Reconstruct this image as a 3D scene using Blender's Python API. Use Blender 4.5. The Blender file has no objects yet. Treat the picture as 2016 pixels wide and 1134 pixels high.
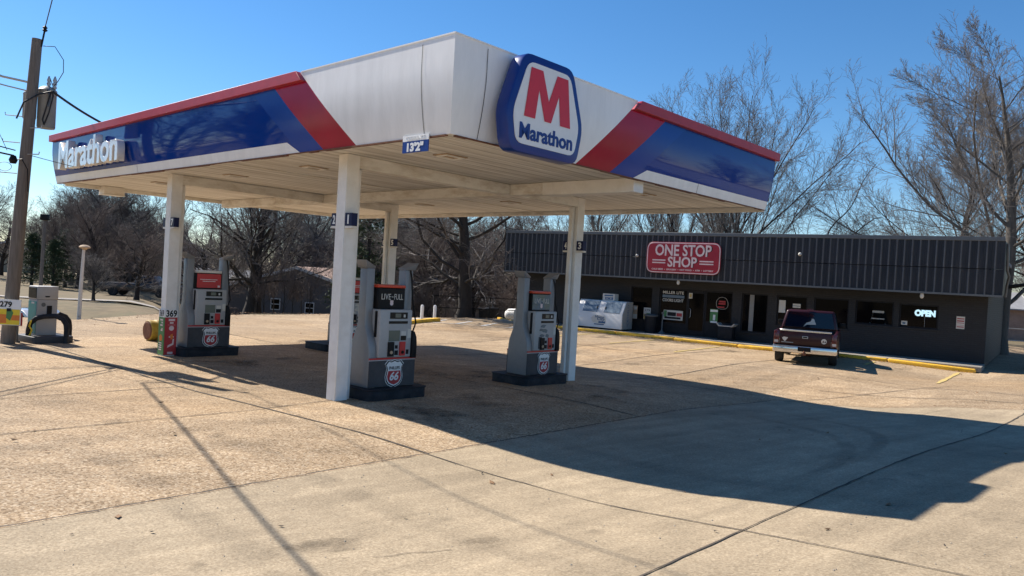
import bpy, bmesh, math, random
import numpy as np
from mathutils import Vector, Matrix
R = math.radians
random.seed(7)
scene = bpy.context.scene
COL = scene.collection

# ------------------------------------------------------------------ frames
CAM_H = 2.1827; F_PX = 1494.456
A_CAN = 0.7437
C0 = Vector((-0.9055, 9.6998, 0.0))
E1 = Vector((-math.cos(A_CAN), math.sin(A_CAN), 0))     # u : along the long fascia, away from the near corner
E2 = Vector((math.sin(A_CAN), math.cos(A_CAN), 0))      # v : along the short fascia
CAN_ROT = math.atan2(E2.y, E2.x)
L1, L2 = 15.75, 9.67
S0 = Vector((15.43, 25.0, 0.0)); SA = R(35.4); SK = 1.025; SD = Vector((math.cos(SA), -math.sin(SA), 0)); SN = Vector((math.sin(SA), math.cos(SA), 0))
ST_ROT = math.atan2(SD.y, SD.x)
def W(u, v, z=0.0): return C0 + u*E1 + v*E2 + Vector((0, 0, z))
def S(s, t, z=0.0): return S0 + s*SK*SD + t*SN + Vector((0, 0, z))
def uv_of(x, y):
    dx, dy = x-C0.x, y-C0.y
    return dx*E1.x+dy*E1.y, dx*E2.x+dy*E2.y
UT = [(-40, .7), (-14, .62), (-9, .54), (-7, .42), (-5.2, .24), (-4.2, .12), (-2.9, -.03), (-1.5, -.09), (-.2, -.06), (1, 0), (3.3, 0), (5.5, -.05), (8, -.02), (12, 0), (60, 0)]
UX = np.array([a for a, b in UT]); UZ = np.array([b for a, b in UT])
_gx = np.linspace(-40, 60, 2001); _gz = np.interp(_gx, UX, UZ)
_k = np.exp(-np.linspace(-2, 2, 41)**2); _k /= _k.sum()
_gz = np.convolve(np.pad(_gz, 20, mode='edge'), _k, mode='valid')
def sstep(a, b, x):
    t = max(0, min(1, (x-a)/(b-a))); return t*t*(3-2*t)
def Z(x, y):
    u, v = uv_of(x, y)
    z = float(np.interp(u, _gx, _gz))
    if u < 0 and z > 0: z *= 1-.95*sstep(2.5, 9.5, v)
    a = min(1, abs(v-10.3)/5.3)
    z -= .15*math.cos(a*math.pi/2)**2 * max(0, min(1, (u+7)/5))
    return z
LOT = [(-70, 26.5), (-17, 24.7), (-14.1, 24.0), (-13.5, 29.5), (-11.8, 33.8), (-8.4, 35.9), (-4.6, 36.4), (-2.0, 39.0), (0.4, 40.2), (6, 47), (36, 40), (60, 12), (48, -30), (-30, -34), (-70, -10)]
def seg_near(px, py, a, b):
    ax, ay = a; bx, by = b; dx, dy = bx-ax, by-ay
    t = max(0, min(1, ((px-ax)*dx+(py-ay)*dy)/(dx*dx+dy*dy)))
    qx, qy = ax+t*dx, ay+t*dy
    return math.hypot(px-qx, py-qy), qx, qy
def inside(poly, x, y):
    c = False; n = len(poly)
    for i in range(n):
        x1, y1 = poly[i]; x2, y2 = poly[i-1]
        if (y1 > y) != (y2 > y) and x < (x2-x1)*(y-y1)/(y2-y1)+x1: c = not c
    return c
def near_poly(poly, x, y): return min(seg_near(x, y, poly[i-1], poly[i]) for i in range(len(poly)))
def TZ(x, y):
    """terrain round the lot"""
    if inside(LOT, x, y): return Z(x, y)-.1
    d = near_poly(LOT, x, y)[0]
    az = x/max(1.0, abs(y)+5) if y > 0 else 1
    left = sstep(.25, -.1, az)
    k_ = sstep(-.45, -.36, az)
    z = -.06 - ((1.0+2.1*k_)*left+.35*(1-left))*(1-math.exp(-(d/(22-11*k_))**1.25)) + 6*sstep(80, 330, d)*(.45+.55*left)
    z -= 1.3*math.exp(-((x+18.6)**2+(y-29.8)**2)/15)
    return z + .12*math.sin(x*.21+1)*math.cos(y*.17)*sstep(2, 20, d)

# ------------------------------------------------------------------ materials
def new_mat(name):
    m = bpy.data.materials.new(name); m.use_nodes = True
    nt = m.node_tree
    return m, nt, nt.nodes['Principled BSDF']
def N(nt, t, **kw):
    n = nt.nodes.new(t)
    for k, v in kw.items():
        if k in n.inputs: n.inputs[k].default_value = v
        else: setattr(n, k, v)
    return n
def mat(name, col, rough=.6, metal=0, var=.12, scale=6, bump=0, bscale=60, coat=0, spec=.5, dirt=None, dscale=1.2, damt=.5, stretch=None):
    """a colour with soft large variation, optional grime colour, optional fine bump"""
    m, nt, b = new_mat(name); L = nt.links.new
    tc = N(nt, 'ShaderNodeTexCoord')
    vec = tc.outputs['Object']
    if stretch:
        mp = N(nt, 'ShaderNodeMapping'); mp.inputs['Scale'].default_value = stretch
        L(vec, mp.inputs['Vector']); vec = mp.outputs['Vector']
    nz = N(nt, 'ShaderNodeTexNoise', Scale=scale, Detail=6.0, Roughness=.65); L(vec, nz.inputs['Vector'])
    rp = N(nt, 'ShaderNodeValToRGB')
    c = Vector(col)
    rp.color_ramp.elements[0].position = .3; rp.color_ramp.elements[1].position = .7
    rp.color_ramp.elements[0].color = (*(c*(1-var)), 1); rp.color_ramp.elements[1].color = (*[min(1, k) for k in c*(1+var)], 1)
    L(nz.outputs['Fac'], rp.inputs['Fac']); out = rp.outputs['Color']
    if dirt:
        n2 = N(nt, 'ShaderNodeTexNoise', Scale=dscale, Detail=9.0, Roughness=.7); L(vec, n2.inputs['Vector'])
        mr = N(nt, 'ShaderNodeMapRange'); mr.inputs[1].default_value = .45; mr.inputs[2].default_value = .75; mr.inputs[4].default_value = damt
        L(n2.outputs['Fac'], mr.inputs[0])
        mx = N(nt, 'ShaderNodeMix', data_type='RGBA'); L(mr.outputs[0], mx.inputs[0]); L(out, mx.inputs[6]); mx.inputs[7].default_value = (*dirt, 1)
        out = mx.outputs[2]
    L(out, b.inputs['Base Color'])
    b.inputs['Roughness'].default_value = rough; b.inputs['Metallic'].default_value = metal
    b.inputs['Coat Weight'].default_value = coat; b.inputs['Specular IOR Level'].default_value = spec
    b.inputs['Coat Roughness'].default_value = .04
    if bump:
        n3 = N(nt, 'ShaderNodeTexNoise', Scale=bscale, Detail=3.0); L(tc.outputs['Object'], n3.inputs['Vector'])
        bp = N(nt, 'ShaderNodeBump', Strength=bump, Distance=.01); L(n3.outputs['Fac'], bp.inputs['Height']); L(bp.outputs['Normal'], b.inputs['Normal'])
    return m
def pave(name, cols, pebble, grain, stain, streak=None, tint=None, slab=None):
    """concrete: exposed stones (voronoi cells), fine grain, wide stains"""
    m, nt, b = new_mat(name); L = nt.links.new
    tc = N(nt, 'ShaderNodeTexCoord'); vec = tc.outputs['Object']
    vo = N(nt, 'ShaderNodeTexVoronoi', Scale=pebble); vo.inputs['Randomness'].default_value = 1; L(vec, vo.inputs['Vector'])
    sx = N(nt, 'ShaderNodeSeparateColor'); L(vo.outputs['Color'], sx.inputs[0])
    rp = N(nt, 'ShaderNodeValToRGB'); cr = rp.color_ramp
    while len(cr.elements) < len(cols): cr.elements.new(.5)
    for e, (p, c) in zip(cr.elements, cols): e.position = p; e.color = (*c, 1)
    L(sx.outputs[0], rp.inputs['Fac']); out = rp.outputs['Color']
    def mul(inp, node_out, lo, hi, a=.3, z=.7):
        mr = N(nt, 'ShaderNodeMapRange'); mr.inputs[1].default_value = a; mr.inputs[2].default_value = z
        mr.inputs[3].default_value = lo; mr.inputs[4].default_value = hi; L(node_out, mr.inputs[0])
        mx = N(nt, 'ShaderNodeMix', data_type='RGBA', blend_type='MULTIPLY'); mx.inputs[0].default_value = 1
        L(inp, mx.inputs[6]); L(mr.outputs[0], mx.inputs[7]); return mx.outputs[2]
    n1 = N(nt, 'ShaderNodeTexNoise', Scale=.35, Detail=8.0, Roughness=.62); L(vec, n1.inputs['Vector'])
    out = mul(out, n1.outputs['Fac'], 1-stain, 1+stain*.6)
    n2 = N(nt, 'ShaderNodeTexNoise', Scale=2.3, Detail=8.0, Roughness=.7); L(vec, n2.inputs['Vector'])
    out = mul(out, n2.outputs['Fac'], 1-stain*.7, 1+stain*.5)
    n3 = N(nt, 'ShaderNodeTexNoise', Scale=grain, Detail=4.0, Roughness=.7); L(vec, n3.inputs['Vector'])
    out = mul(out, n3.outputs['Fac'], .72, 1.25)
    if streak:
        mp = N(nt, 'ShaderNodeMapping'); mp.inputs['Rotation'].default_value = (0, 0, streak); L(vec, mp.inputs['Vector'])
        m2 = N(nt, 'ShaderNodeMapping'); m2.inputs['Scale'].default_value = (.22, 2.6, 1); L(mp.outputs[0], m2.inputs['Vector'])
        n4 = N(nt, 'ShaderNodeTexNoise', Scale=1.0, Detail=7.0, Roughness=.68); L(m2.outputs[0], n4.inputs['Vector'])
        out = mul(out, n4.outputs['Fac'], .78, 1.14)
    if tint:                       # rusty / ochre soaked patches
        n5 = N(nt, 'ShaderNodeTexNoise', Scale=.22, Detail=5.0); L(vec, n5.inputs['Vector'])
        mr = N(nt, 'ShaderNodeMapRange'); mr.inputs[1].default_value = .48; mr.inputs[2].default_value = .7; mr.inputs[4].default_value = .55; L(n5.outputs['Fac'], mr.inputs[0])
        mx = N(nt, 'ShaderNodeMix', data_type='RGBA', blend_type='MULTIPLY'); L(mr.outputs[0], mx.inputs[0]); L(out, mx.inputs[6]); mx.inputs[7].default_value = (*tint, 1)
        out = mx.outputs[2]
    if slab:                       # each poured slab weathers to its own tone
        (du, dv), (ou, ov) = slab
        o_ = Matrix.Rotation(-CAN_ROT, 3, 'Z') @ Vector((-C0.x, -C0.y, 0))
        mp = N(nt, 'ShaderNodeMapping'); mp.inputs['Rotation'].default_value = (0, 0, -CAN_ROT); mp.inputs['Location'].default_value = (o_.x-ov, o_.y-ou, 0); L(vec, mp.inputs['Vector'])
        dvn = N(nt, 'ShaderNodeVectorMath', operation='DIVIDE'); dvn.inputs[1].default_value = (dv, du, 1); L(mp.outputs[0], dvn.inputs[0])
        fl = N(nt, 'ShaderNodeVectorMath', operation='FLOOR'); L(dvn.outputs[0], fl.inputs[0])
        wn = N(nt, 'ShaderNodeTexWhiteNoise', noise_dimensions='2D'); L(fl.outputs[0], wn.inputs['Vector'])
        out = mul(out, wn.outputs['Value'], .86, 1.1, 0, 1)
    # oil drips: small dark spots
    v2 = N(nt, 'ShaderNodeTexVoronoi', Scale=.9); L(vec, v2.inputs['Vector'])
    mr = N(nt, 'ShaderNodeMapRange'); mr.inputs[1].default_value = .03; mr.inputs[2].default_value = .11; mr.inputs[3].default_value = .72; mr.inputs[4].default_value = 1; L(v2.outputs['Distance'], mr.inputs[0])
    mx = N(nt, 'ShaderNodeMix', data_type='RGBA', blend_type='MULTIPLY'); mx.inputs[0].default_value = 1; L(out, mx.inputs[6]); L(mr.outputs[0], mx.inputs[7])
    L(mx.outputs[2], b.inputs['Base Color'])
    b.inputs['Roughness'].default_value = .9; b.inputs['Specular IOR Level'].default_value = .25
    ad = N(nt, 'ShaderNodeMath', operation='ADD'); L(sx.outputs[1], ad.inputs[0]); L(n3.outputs['Fac'], ad.inputs[1])
    bp = N(nt, 'ShaderNodeBump', Strength=.2, Distance=.005); L(ad.outputs[0], bp.inputs['Height']); L(bp.outputs['Normal'], b.inputs['Normal'])
    return m
M = {}
M['lot'] = pave('exposed_aggregate', [(0, (.2, .132, .074)), (.3, (.36, .253, .15)), (.7, (.44, .32, .2)), (1, (.57, .455, .32))], 52, 26, .2, .001, (1.0, .88, .7), ((2.75, 5.1), (.35, -.6)))
M['apron'] = pave('brushed_concrete', [(0, (.335, .258, .168)), (.5, (.405, .319, .214)), (1, (.465, .372, .254))], 70, 45, .22, R(-40), None, ((4.2, 6.6), (-.25, -.3)))
M['walk'] = pave('walkway_concrete', [(0, (.24, .22, .19)), (1, (.34, .31, .27))], 60, 40, .2)
M['joint'] = mat('joint_filler', (.075, .06, .046), .95, var=.4)
M['crack'] = mat('crack_dark', (.13, .105, .08), .95, var=.4)
M['oil'] = mat('oil_stain', (.23, .2, .16), .75, var=.25, scale=14)
def mark(name, col, strength, nscale):
    m, nt, b = new_mat(name); L = nt.links.new
    at_ = N(nt, 'ShaderNodeAttribute', attribute_name='amount'); tc = N(nt, 'ShaderNodeTexCoord'); nz = N(nt, 'ShaderNodeTexNoise', Scale=nscale, Detail=6.0, Roughness=.7); L(tc.outputs['Object'], nz.inputs['Vector'])
    mr = N(nt, 'ShaderNodeMapRange'); mr.inputs[1].default_value = .3; mr.inputs[2].default_value = .7; mr.inputs[4].default_value = strength; L(nz.outputs['Fac'], mr.inputs[0])
    mu = N(nt, 'ShaderNodeMath', operation='MULTIPLY'); L(mr.outputs[0], mu.inputs[0]); L(at_.outputs['Fac'], mu.inputs[1]); L(mu.outputs[0], b.inputs['Alpha'])
    b.inputs['Base Color'].default_value = (*col, 1); b.inputs['Roughness'].default_value = .85; b.inputs['Specular IOR Level'].default_value = .2
    return m
M['stain'] = mark('oil_soaked', (.05, .04, .032), .75, 3.5)
M['tyremark'] = mark('tyre_rub', (.06, .055, .05), .26, 2.2)
M['grass'] = mat('winter_grass', (.15, .108, .055), .95, var=.35, scale=1.3, bump=.8, bscale=25, dirt=(.1, .095, .04), dscale=.25, damt=.8)
M['road'] = mat('side_road', (.32, .29, .26), .9, var=.15)
M['paint_y'] = mat('kerb_yellow', (.88, .5, .03), .7, var=.12, scale=9, dirt=(.34, .22, .1), dscale=5, damt=.5, bump=.2)
M['line_y'] = mat('faded_yellow_line', (.58, .42, .13), .85, var=.15, scale=25, dirt=(.42, .32, .2), dscale=9, damt=.95)
M['line_w'] = mat('faded_white_line', (.62, .62, .6), .85, var=.15, scale=25, dirt=(.45, .36, .25), dscale=9, damt=.9)
M['silver'] = mat('fascia_silver', (.86, .85, .83), .34, metal=.0, var=.05, scale=3, spec=.6, dirt=(.56, .54, .5), dscale=1.4, damt=.28, stretch=(1.6, 1.6, .35))
M['blue'] = mat('fascia_blue', (.003, .04, .25), .04, var=.05, scale=2, spec=.24)
M['blue2'] = mat('fascia_blue_flat', (.005, .05, .29), .14, var=.05, scale=2, spec=.24)
M['red'] = mat('fascia_red', (.36, .005, .028), .16, var=.08, scale=2, spec=.26)
M['redcap'] = mat('cap_red', (.4, .02, .035), .45, var=.1, scale=4)
M['signblue'] = mat('sign_blue', (.008, .035, .21), .3, var=.06, spec=.35)
M['signwhite'] = mat('sign_white', (.78, .78, .77), .35, var=.03)
M['signred'] = mat('sign_red', (.6, .012, .025), .35, var=.05)
M['letter'] = mat('letter_acrylic', (.72, .72, .72), .18, var=.04, coat=.8)
M['white'] = mat('white_paint', (.8, .785, .75), .5, var=.05, scale=4, dirt=(.56, .5, .42), dscale=2.2, damt=.45)
M['soffit_trim'] = mat('beam_cream', (.78, .755, .7), .6, var=.08, scale=3, dirt=(.36, .27, .17), dscale=1.6, damt=.7, stretch=(1, 1, 3))
M['whiteclean'] = mat('white_clean', (.8, .8, .78), .5, var=.03)
M['pumpgrey'] = mat('pump_silver', (.24, .245, .25), .45, metal=.2, var=.06, scale=8, dirt=(.25, .25, .25), dscale=3, damt=.4)
M['pumpface'] = mat('pump_face_grey', (.4, .4, .395), .45, var=.06, scale=8, dirt=(.36, .35, .33), dscale=3, damt=.5)
M['pumpdark'] = mat('pump_charcoal', (.07, .07, .075), .45, spec=.14, var=.12, scale=12, dirt=(.13, .12, .11), dscale=5, damt=.3)
M['black'] = mat('black_plastic', (.014, .014, .015), .45, spec=.14, var=.2)
M['rubber'] = mat('black_rubber', (.02, .02, .02), .8, spec=.14, var=.25)
M['lcd'] = mat('lcd_off', (.11, .14, .12), .2, var=.06)
M['dk'] = mat('display_dark', (.02, .022, .022), .2, spec=.14, var=.1)
M['topred'] = mat('topper_red', (.55, .025, .025), .35, var=.05)
M['capred'] = mat('topper_cap_orange', (.62, .07, .03), .4, var=.06)
M['topblue'] = mat('topper_sky_art', (.05, .12, .18), .3, var=.3, scale=5, dirt=(.2, .21, .06), dscale=2, damt=.8)
M['island'] = mat('island_black', (.022, .024, .03), .6, spec=.14, var=.3, scale=7, dirt=(.08, .075, .07), dscale=4, damt=.6, bump=.2)
M['shieldblack'] = mat('shield_black', (.01, .01, .01), .4, spec=.14)
M['siding'] = mat('siding_charcoal', (.034, .038, .045), .42, spec=.14, var=.1, scale=3, dirt=(.08, .08, .085), dscale=2, damt=.5, stretch=(1, 1, .25))
M['siding_rib'] = mat('siding_rib_lit', (.1, .104, .11), .45, var=.15, scale=6)  # paler than the pans: light caught by the ribs, put into the colour
M['flagblue'] = mat('flag_navy', (.006, .01, .055), .4, var=.1, spec=.2)
M['sidetrim'] = mat('siding_trim', (.11, .12, .125), .5, var=.1)
M['glass'] = mat('dark_glass', (.003, .003, .0035), .05, var=.2, spec=.1)
M['frame'] = mat('window_frame', (.02, .02, .023), .5, spec=.14, var=.2)
M['paper'] = mat('paper', (.62, .6, .54), .7, var=.05)
M['wood'] = mat('weathered_pole', (.165, .138, .115), .85, var=.3, scale=3, bump=.7, bscale=30, stretch=(14, 14, .7))
M['steel'] = mat('galvanised', (.4, .41, .42), .45, metal=.5, var=.12)
M['trafo'] = mat('transformer_grey', (.24, .24, .23), .5, var=.1, dirt=(.2, .17, .13), dscale=4, damt=.5)
M['wire'] = mat('wire_black', (.012, .012, .013), .6)
M['teal'] = mat('kerosene_teal', (.03, .3, .28), .45, var=.06)
M['kero'] = mat('kerosene_grey', (.42, .41, .4), .5, var=.08, dirt=(.27, .25, .22), dscale=3, damt=.5)
M['drumyellow'] = mat('drum_yellow', (.45, .3, .03), .6, var=.15, scale=5, dirt=(.1, .05, .03), dscale=4, damt=.9)
M['yellow'] = mat('bright_yellow', (.8, .58, .03), .55, var=.08)
M['rust'] = mat('rust', (.16, .065, .035), .85, var=.4, scale=10)
M['orange'] = mat('poster_orange', (.72, .2, .03), .6, var=.1)
M['postred'] = mat('poster_red', (.42, .03, .035), .55, var=.1)
M['postgreen'] = mat('poster_green', (.07, .22, .07), .55, var=.15)
M['maroon'] = mat('maroon_paint', (.03, .005, .0075), .34, var=.1, coat=.15, spec=.3)
M['navycar'] = mat('navy_paint', (.008, .011, .022), .3, var=.1, coat=.25)
M['silvercar'] = mat('silver_paint', (.5, .5, .5), .3, metal=.4, var=.05, coat=1.0)
M['chrome'] = mat('chrome_bumper', (.66, .66, .66), .16, metal=.9, var=.06, dirt=(.5, .46, .42), dscale=6, damt=.5)
M['carglass'] = mat('car_glass', (.006, .007, .009), .05, spec=.6)
M['tail'] = mat('tail_lamp', (.1, .012, .014), .2, coat=.5)
M['tailclear'] = mat('lamp_clear', (.55, .52, .5), .15, coat=.8)
M['tyre'] = mat('tyre', (.02, .02, .02), .85, var=.2)
M['bark'] = mat('bark', (.034, .028, .024), .9, var=.35, scale=5, bump=.8, bscale=18, stretch=(3, 3, .6))
M['bark2'] = mat('bark_grey', (.1, .085, .07), .9, var=.3, scale=5, bump=.6, bscale=18, stretch=(3, 3, .6))
M['twig'] = mat('twigs', (.135, .12, .112), .85, var=.25, scale=2)
M['twig2'] = mat('twigs_grey', (.165, .147, .134), .85, var=.25, scale=2)
M['twig3'] = mat('twigs_red', (.14, .105, .09), .85, var=.25, scale=2)
M['needle'] = mat('evergreen', (.045, .07, .026), .8, var=.4, scale=4)
M['deadleaf'] = mat('dead_leaves', (.2, .11, .05), .85, var=.5, scale=30)
M['pebble'] = mat('pebbles', (.4, .34, .27), .9, var=.4, scale=20)
M['housegrey'] = mat('house_grey', (.105, .1, .1), .8, var=.1, scale=2, stretch=(1, 1, 8))
M['housewhite'] = mat('house_white', (.62, .6, .57), .7, var=.06)
M['rooftan'] = mat('roof_brown', (.33, .22, .17), .85, var=.2, scale=3)
M['roofgrey'] = mat('roof_grey', (.26, .26, .27), .85, var=.2, scale=3)
M['dumpster'] = mat('dumpster_navy', (.012, .02, .04), .5, var=.2)
M['tan'] = mat('stone_tan', (.45, .33, .22), .85, var=.25, scale=6)
M['freezer'] = mat('freezer_white', (.7, .7, .69), .45, var=.05, dirt=(.52, .5, .46), dscale=3, damt=.45)
M['freezerdoor'] = mat('freezer_door', (.11, .17, .23), .35, var=.15)
M['freezerside'] = mat('freezer_side', (.42, .4, .36), .6, var=.08)
M['freezerblue'] = mat('freezer_print', (.04, .12, .25), .5, var=.15)
M['shopred'] = mat('shop_sign_red', (.36, .012, .03), .4, var=.1, scale=3)
M['shoppink'] = mat('shop_sign_trim', (.75, .6, .58), .5)
m, nt, b = new_mat('led_open'); b.inputs['Base Color'].default_value = (.5, .6, .65, 1)
b.inputs['Emission Color'].default_value = (.55, .86, 1, 1); b.inputs['Emission Strength'].default_value = .55; M['led'] = m
# corrugated ceiling decking: wide boards with dirty seams
m, nt, b = new_mat('ceiling_deck'); L = nt.links.new
tc = N(nt, 'ShaderNodeTexCoord'); sp = N(nt, 'ShaderNodeSeparateXYZ'); L(tc.outputs['Object'], sp.inputs[0])
def fr(scale, off=0):
    a = N(nt, 'ShaderNodeMath', operation='MULTIPLY_ADD'); a.inputs[1].default_value = scale; a.inputs[2].default_value = off; L(sp.outputs['Y'], a.inputs[0])
    f = N(nt, 'ShaderNodeMath', operation='PINGPONG'); f.inputs[1].default_value = .5; L(a.outputs[0], f.inputs[0]); return f.outputs[0]
f1 = fr(3.3)
mr = N(nt, 'ShaderNodeMapRange'); mr.inputs[1].default_value = .0; mr.inputs[2].default_value = .09; mr.inputs[3].default_value = .5; mr.inputs[4].default_value = 1; L(f1, mr.inputs[0])
mp = N(nt, 'ShaderNodeMapping'); mp.inputs['Scale'].default_value = (.35, 5, 1); L(tc.outputs['Object'], mp.inputs['Vector'])
n1 = N(nt, 'ShaderNodeTexNoise', Scale=1.0, Detail=8.0, Roughness=.7); L(mp.outputs[0], n1.inputs['Vector'])
rp = N(nt, 'ShaderNodeValToRGB'); rp.color_ramp.elements[0].position = .36; rp.color_ramp.elements[1].position = .66
rp.color_ramp.elements[0].color = (.53, .5, .45, 1); rp.color_ramp.elements[1].color = (.88, .87, .84, 1); L(n1.outputs['Fac'], rp.inputs['Fac'])
mx = N(nt, 'ShaderNodeMix', data_type='RGBA', blend_type='MULTIPLY'); mx.inputs[0].default_value = 1; L(rp.outputs['Color'], mx.inputs[6]); L(mr.outputs[0], mx.inputs[7])
L(mx.outputs[2], b.inputs['Base Color']); b.inputs['Roughness'].default_value = .6
bp = N(nt, 'ShaderNodeBump', Strength=.6, Distance=.02); L(mr.outputs[0], bp.inputs['Height']); L(bp.outputs['Normal'], b.inputs['Normal']); M['ceiling'] = m
# painted brick
def brick(name, c1, c2, mortar):
    m, nt, b = new_mat(name); L = nt.links.new
    tc = N(nt, 'ShaderNodeTexCoord'); sp = N(nt, 'ShaderNodeSeparateXYZ'); L(tc.outputs['Object'], sp.inputs[0])
    ad = N(nt, 'ShaderNodeMath', operation='ADD'); L(sp.outputs['X'], ad.inputs[0]); L(sp.outputs['Y'], ad.inputs[1])
    cb = N(nt, 'ShaderNodeCombineXYZ'); L(ad.outputs[0], cb.inputs['X']); L(sp.outputs['Z'], cb.inputs['Y'])
    br = N(nt, 'ShaderNodeTexBrick', Scale=1.0); br.inputs['Brick Width'].default_value = .21; br.inputs['Row Height'].default_value = .075; br.inputs['Mortar Size'].default_value = .007
    br.inputs['Color1'].default_value = (*c1, 1); br.inputs['Color2'].default_value = (*c2, 1); br.inputs['Mortar'].default_value = (*mortar, 1)
    L(cb.outputs[0], br.inputs['Vector']); L(br.outputs['Color'], b.inputs['Base Color']); b.inputs['Roughness'].default_value = .65
    bp = N(nt, 'ShaderNodeBump', Strength=.6, Distance=.008); L(br.outputs['Fac'], bp.inputs['Height']); bp.invert = True; L(bp.outputs['Normal'], b.inputs['Normal'])
    return m
M['brick'] = brick('painted_brick', (.016, .0155, .017), (.021, .0205, .022), (.012, .012, .0125))

# ------------------------------------------------------------------ mesh helpers
def tag(o, label=None, cat=None, group=None, kind=None):
    if label: o['label'] = label
    if cat: o['category'] = cat
    if group: o['group'] = group
    if kind: o['kind'] = kind
    return o
def thing(name, label, cat, loc=(0, 0, 0), rotz=0, group=None):
    o = bpy.data.objects.new(name, None); COL.objects.link(o); o.empty_display_size = .2
    o.location = loc; o.rotation_euler = (0, 0, rotz)
    return tag(o, label, cat, group)
class MB:
    def __init__(s): s.v = []; s.f = []; s.mi = []
    def add(s, vs, fs, mi=0):
        k = len(s.v); s.v += [tuple(a) for a in vs]
        for f in fs: s.f.append([k+i for i in f]); s.mi.append(mi)
        return s
    def box(s, x0, x1, y0, y1, z0, z1, mi=0):
        return s.add([(x0, y0, z0), (x1, y0, z0), (x1, y1, z0), (x0, y1, z0), (x0, y0, z1), (x1, y0, z1), (x1, y1, z1), (x0, y1, z1)],
                     [(0, 3, 2, 1), (4, 5, 6, 7), (0, 1, 5, 4), (1, 2, 6, 5), (2, 3, 7, 6), (3, 0, 4, 7)], mi)
    def prism(s, poly, axis, a, b, mi=0):
        """poly: 2D outline. axis 'x': (y,z), 'y': (x,z), 'z': (x,y)"""
        def P(p, t):
            return (t, p[0], p[1]) if axis == 'x' else (p[0], t, p[1]) if axis == 'y' else (p[0], p[1], t)
        n = len(poly)
        vs = [P(p, a) for p in poly]+[P(p, b) for p in poly]
        return s.add(vs, [list(range(n))[::-1], [n+i for i in range(n)]]+[(i, (i+1) % n, n+(i+1) % n, n+i) for i in range(n)], mi)
    def tube(s, pts, r, k=8, mi=0, cap=True):
        pts = [Vector(p) for p in pts]; rs = r if isinstance(r, (list, tuple)) else [r]*len(pts)
        base = len(s.v); a = None
        for i, p in enumerate(pts):
            t = (pts[min(i+1, len(pts)-1)]-pts[max(i-1, 0)]).normalized()
            if a is None: a = t.orthogonal().normalized()
            a = (a-t*a.dot(t)).normalized(); c = t.cross(a)
            for j in range(k):
                w = 2*math.pi*j/k; s.v.append(tuple(p+(a*math.cos(w)+c*math.sin(w))*rs[i]))
        for i in range(len(pts)-1):
            for j in range(k):
                s.f.append([base+i*k+j, base+i*k+(j+1) % k, base+(i+1)*k+(j+1) % k, base+(i+1)*k+j]); s.mi.append(mi)
        if cap:
            s.f.append([base+j for j in range(k)][::-1]); s.f.append([base+(len(pts)-1)*k+j for j in range(k)]); s.mi += [mi, mi]
        return s
    def lathe(s, prof, k=16, mi=0, axis='z', o=(0, 0, 0)):
        base = len(s.v); o = Vector(o)
        for r, z in prof:
            for j in range(k):
                w = 2*math.pi*j/k; a, b2 = r*math.cos(w), r*math.sin(w)
                s.v.append(tuple(o+(Vector((a, b2, z)) if axis == 'z' else Vector((z, a, b2)) if axis == 'x' else Vector((a, z, b2)))))
        n = len(prof)
        for i in range(n-1):
            for j in range(k):
                s.f.append([base+i*k+j, base+i*k+(j+1) % k, base+(i+1)*k+(j+1) % k, base+(i+1)*k+j]); s.mi.append(mi)
        s.f.append([base+j for j in range(k)][::-1]); s.f.append([base+(n-1)*k+j for j in range(k)]); s.mi += [mi, mi]
        return s
    def strips(s, zs, a, b, P, n=1, mi=0):
        """panel between along-limits a(z) and b(z), P(along,z)->point, stacked over levels zs"""
        base = len(s.v)
        for z in zs:
            for i in range(n+1): s.v.append(tuple(P(a(z)+(b(z)-a(z))*i/n, z)))
        for r in range(len(zs)-1):
            for i in range(n):
                s.f.append([base+r*(n+1)+i, base+r*(n+1)+i+1, base+(r+1)*(n+1)+i+1, base+(r+1)*(n+1)+i]); s.mi.append(mi)
        return s
    def build(s, name, mats, parent=None, bevel=0, smooth=0, normals=True, loc=None, rot=None, seg=2):
        me = bpy.data.meshes.new(name); me.from_pydata(s.v, [], s.f)
        mats = mats if isinstance(mats, (list, tuple)) else [mats]
        for m in mats: me.materials.append(M[m] if isinstance(m, str) else m)
        me.polygons.foreach_set('material_index', s.mi)
        if normals or bevel:
            bm = bmesh.new(); bm.from_mesh(me)
            if bevel:
                bmesh.ops.recalc_face_normals(bm, faces=bm.faces)
                es = [e for e in bm.edges if len(e.link_faces) == 2 and e.calc_face_angle(0) > .6]
                bmesh.ops.bevel(bm, geom=es, offset=bevel, segments=seg, affect='EDGES', profile=.5, clamp_overlap=True)
            bmesh.ops.recalc_face_normals(bm, faces=bm.faces); bm.to_mesh(me); bm.free()
        if smooth or bevel:
            me.polygons.foreach_set('use_smooth', [True]*len(me.polygons)); me.set_sharp_from_angle(angle=R(smooth or 40))
        me.update()
        o = bpy.data.objects.new(name, me); COL.objects.link(o)
        if parent: o.parent = parent
        if loc is not None: o.location = loc
        if rot is not None: o.rotation_euler = rot
        return o
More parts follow.
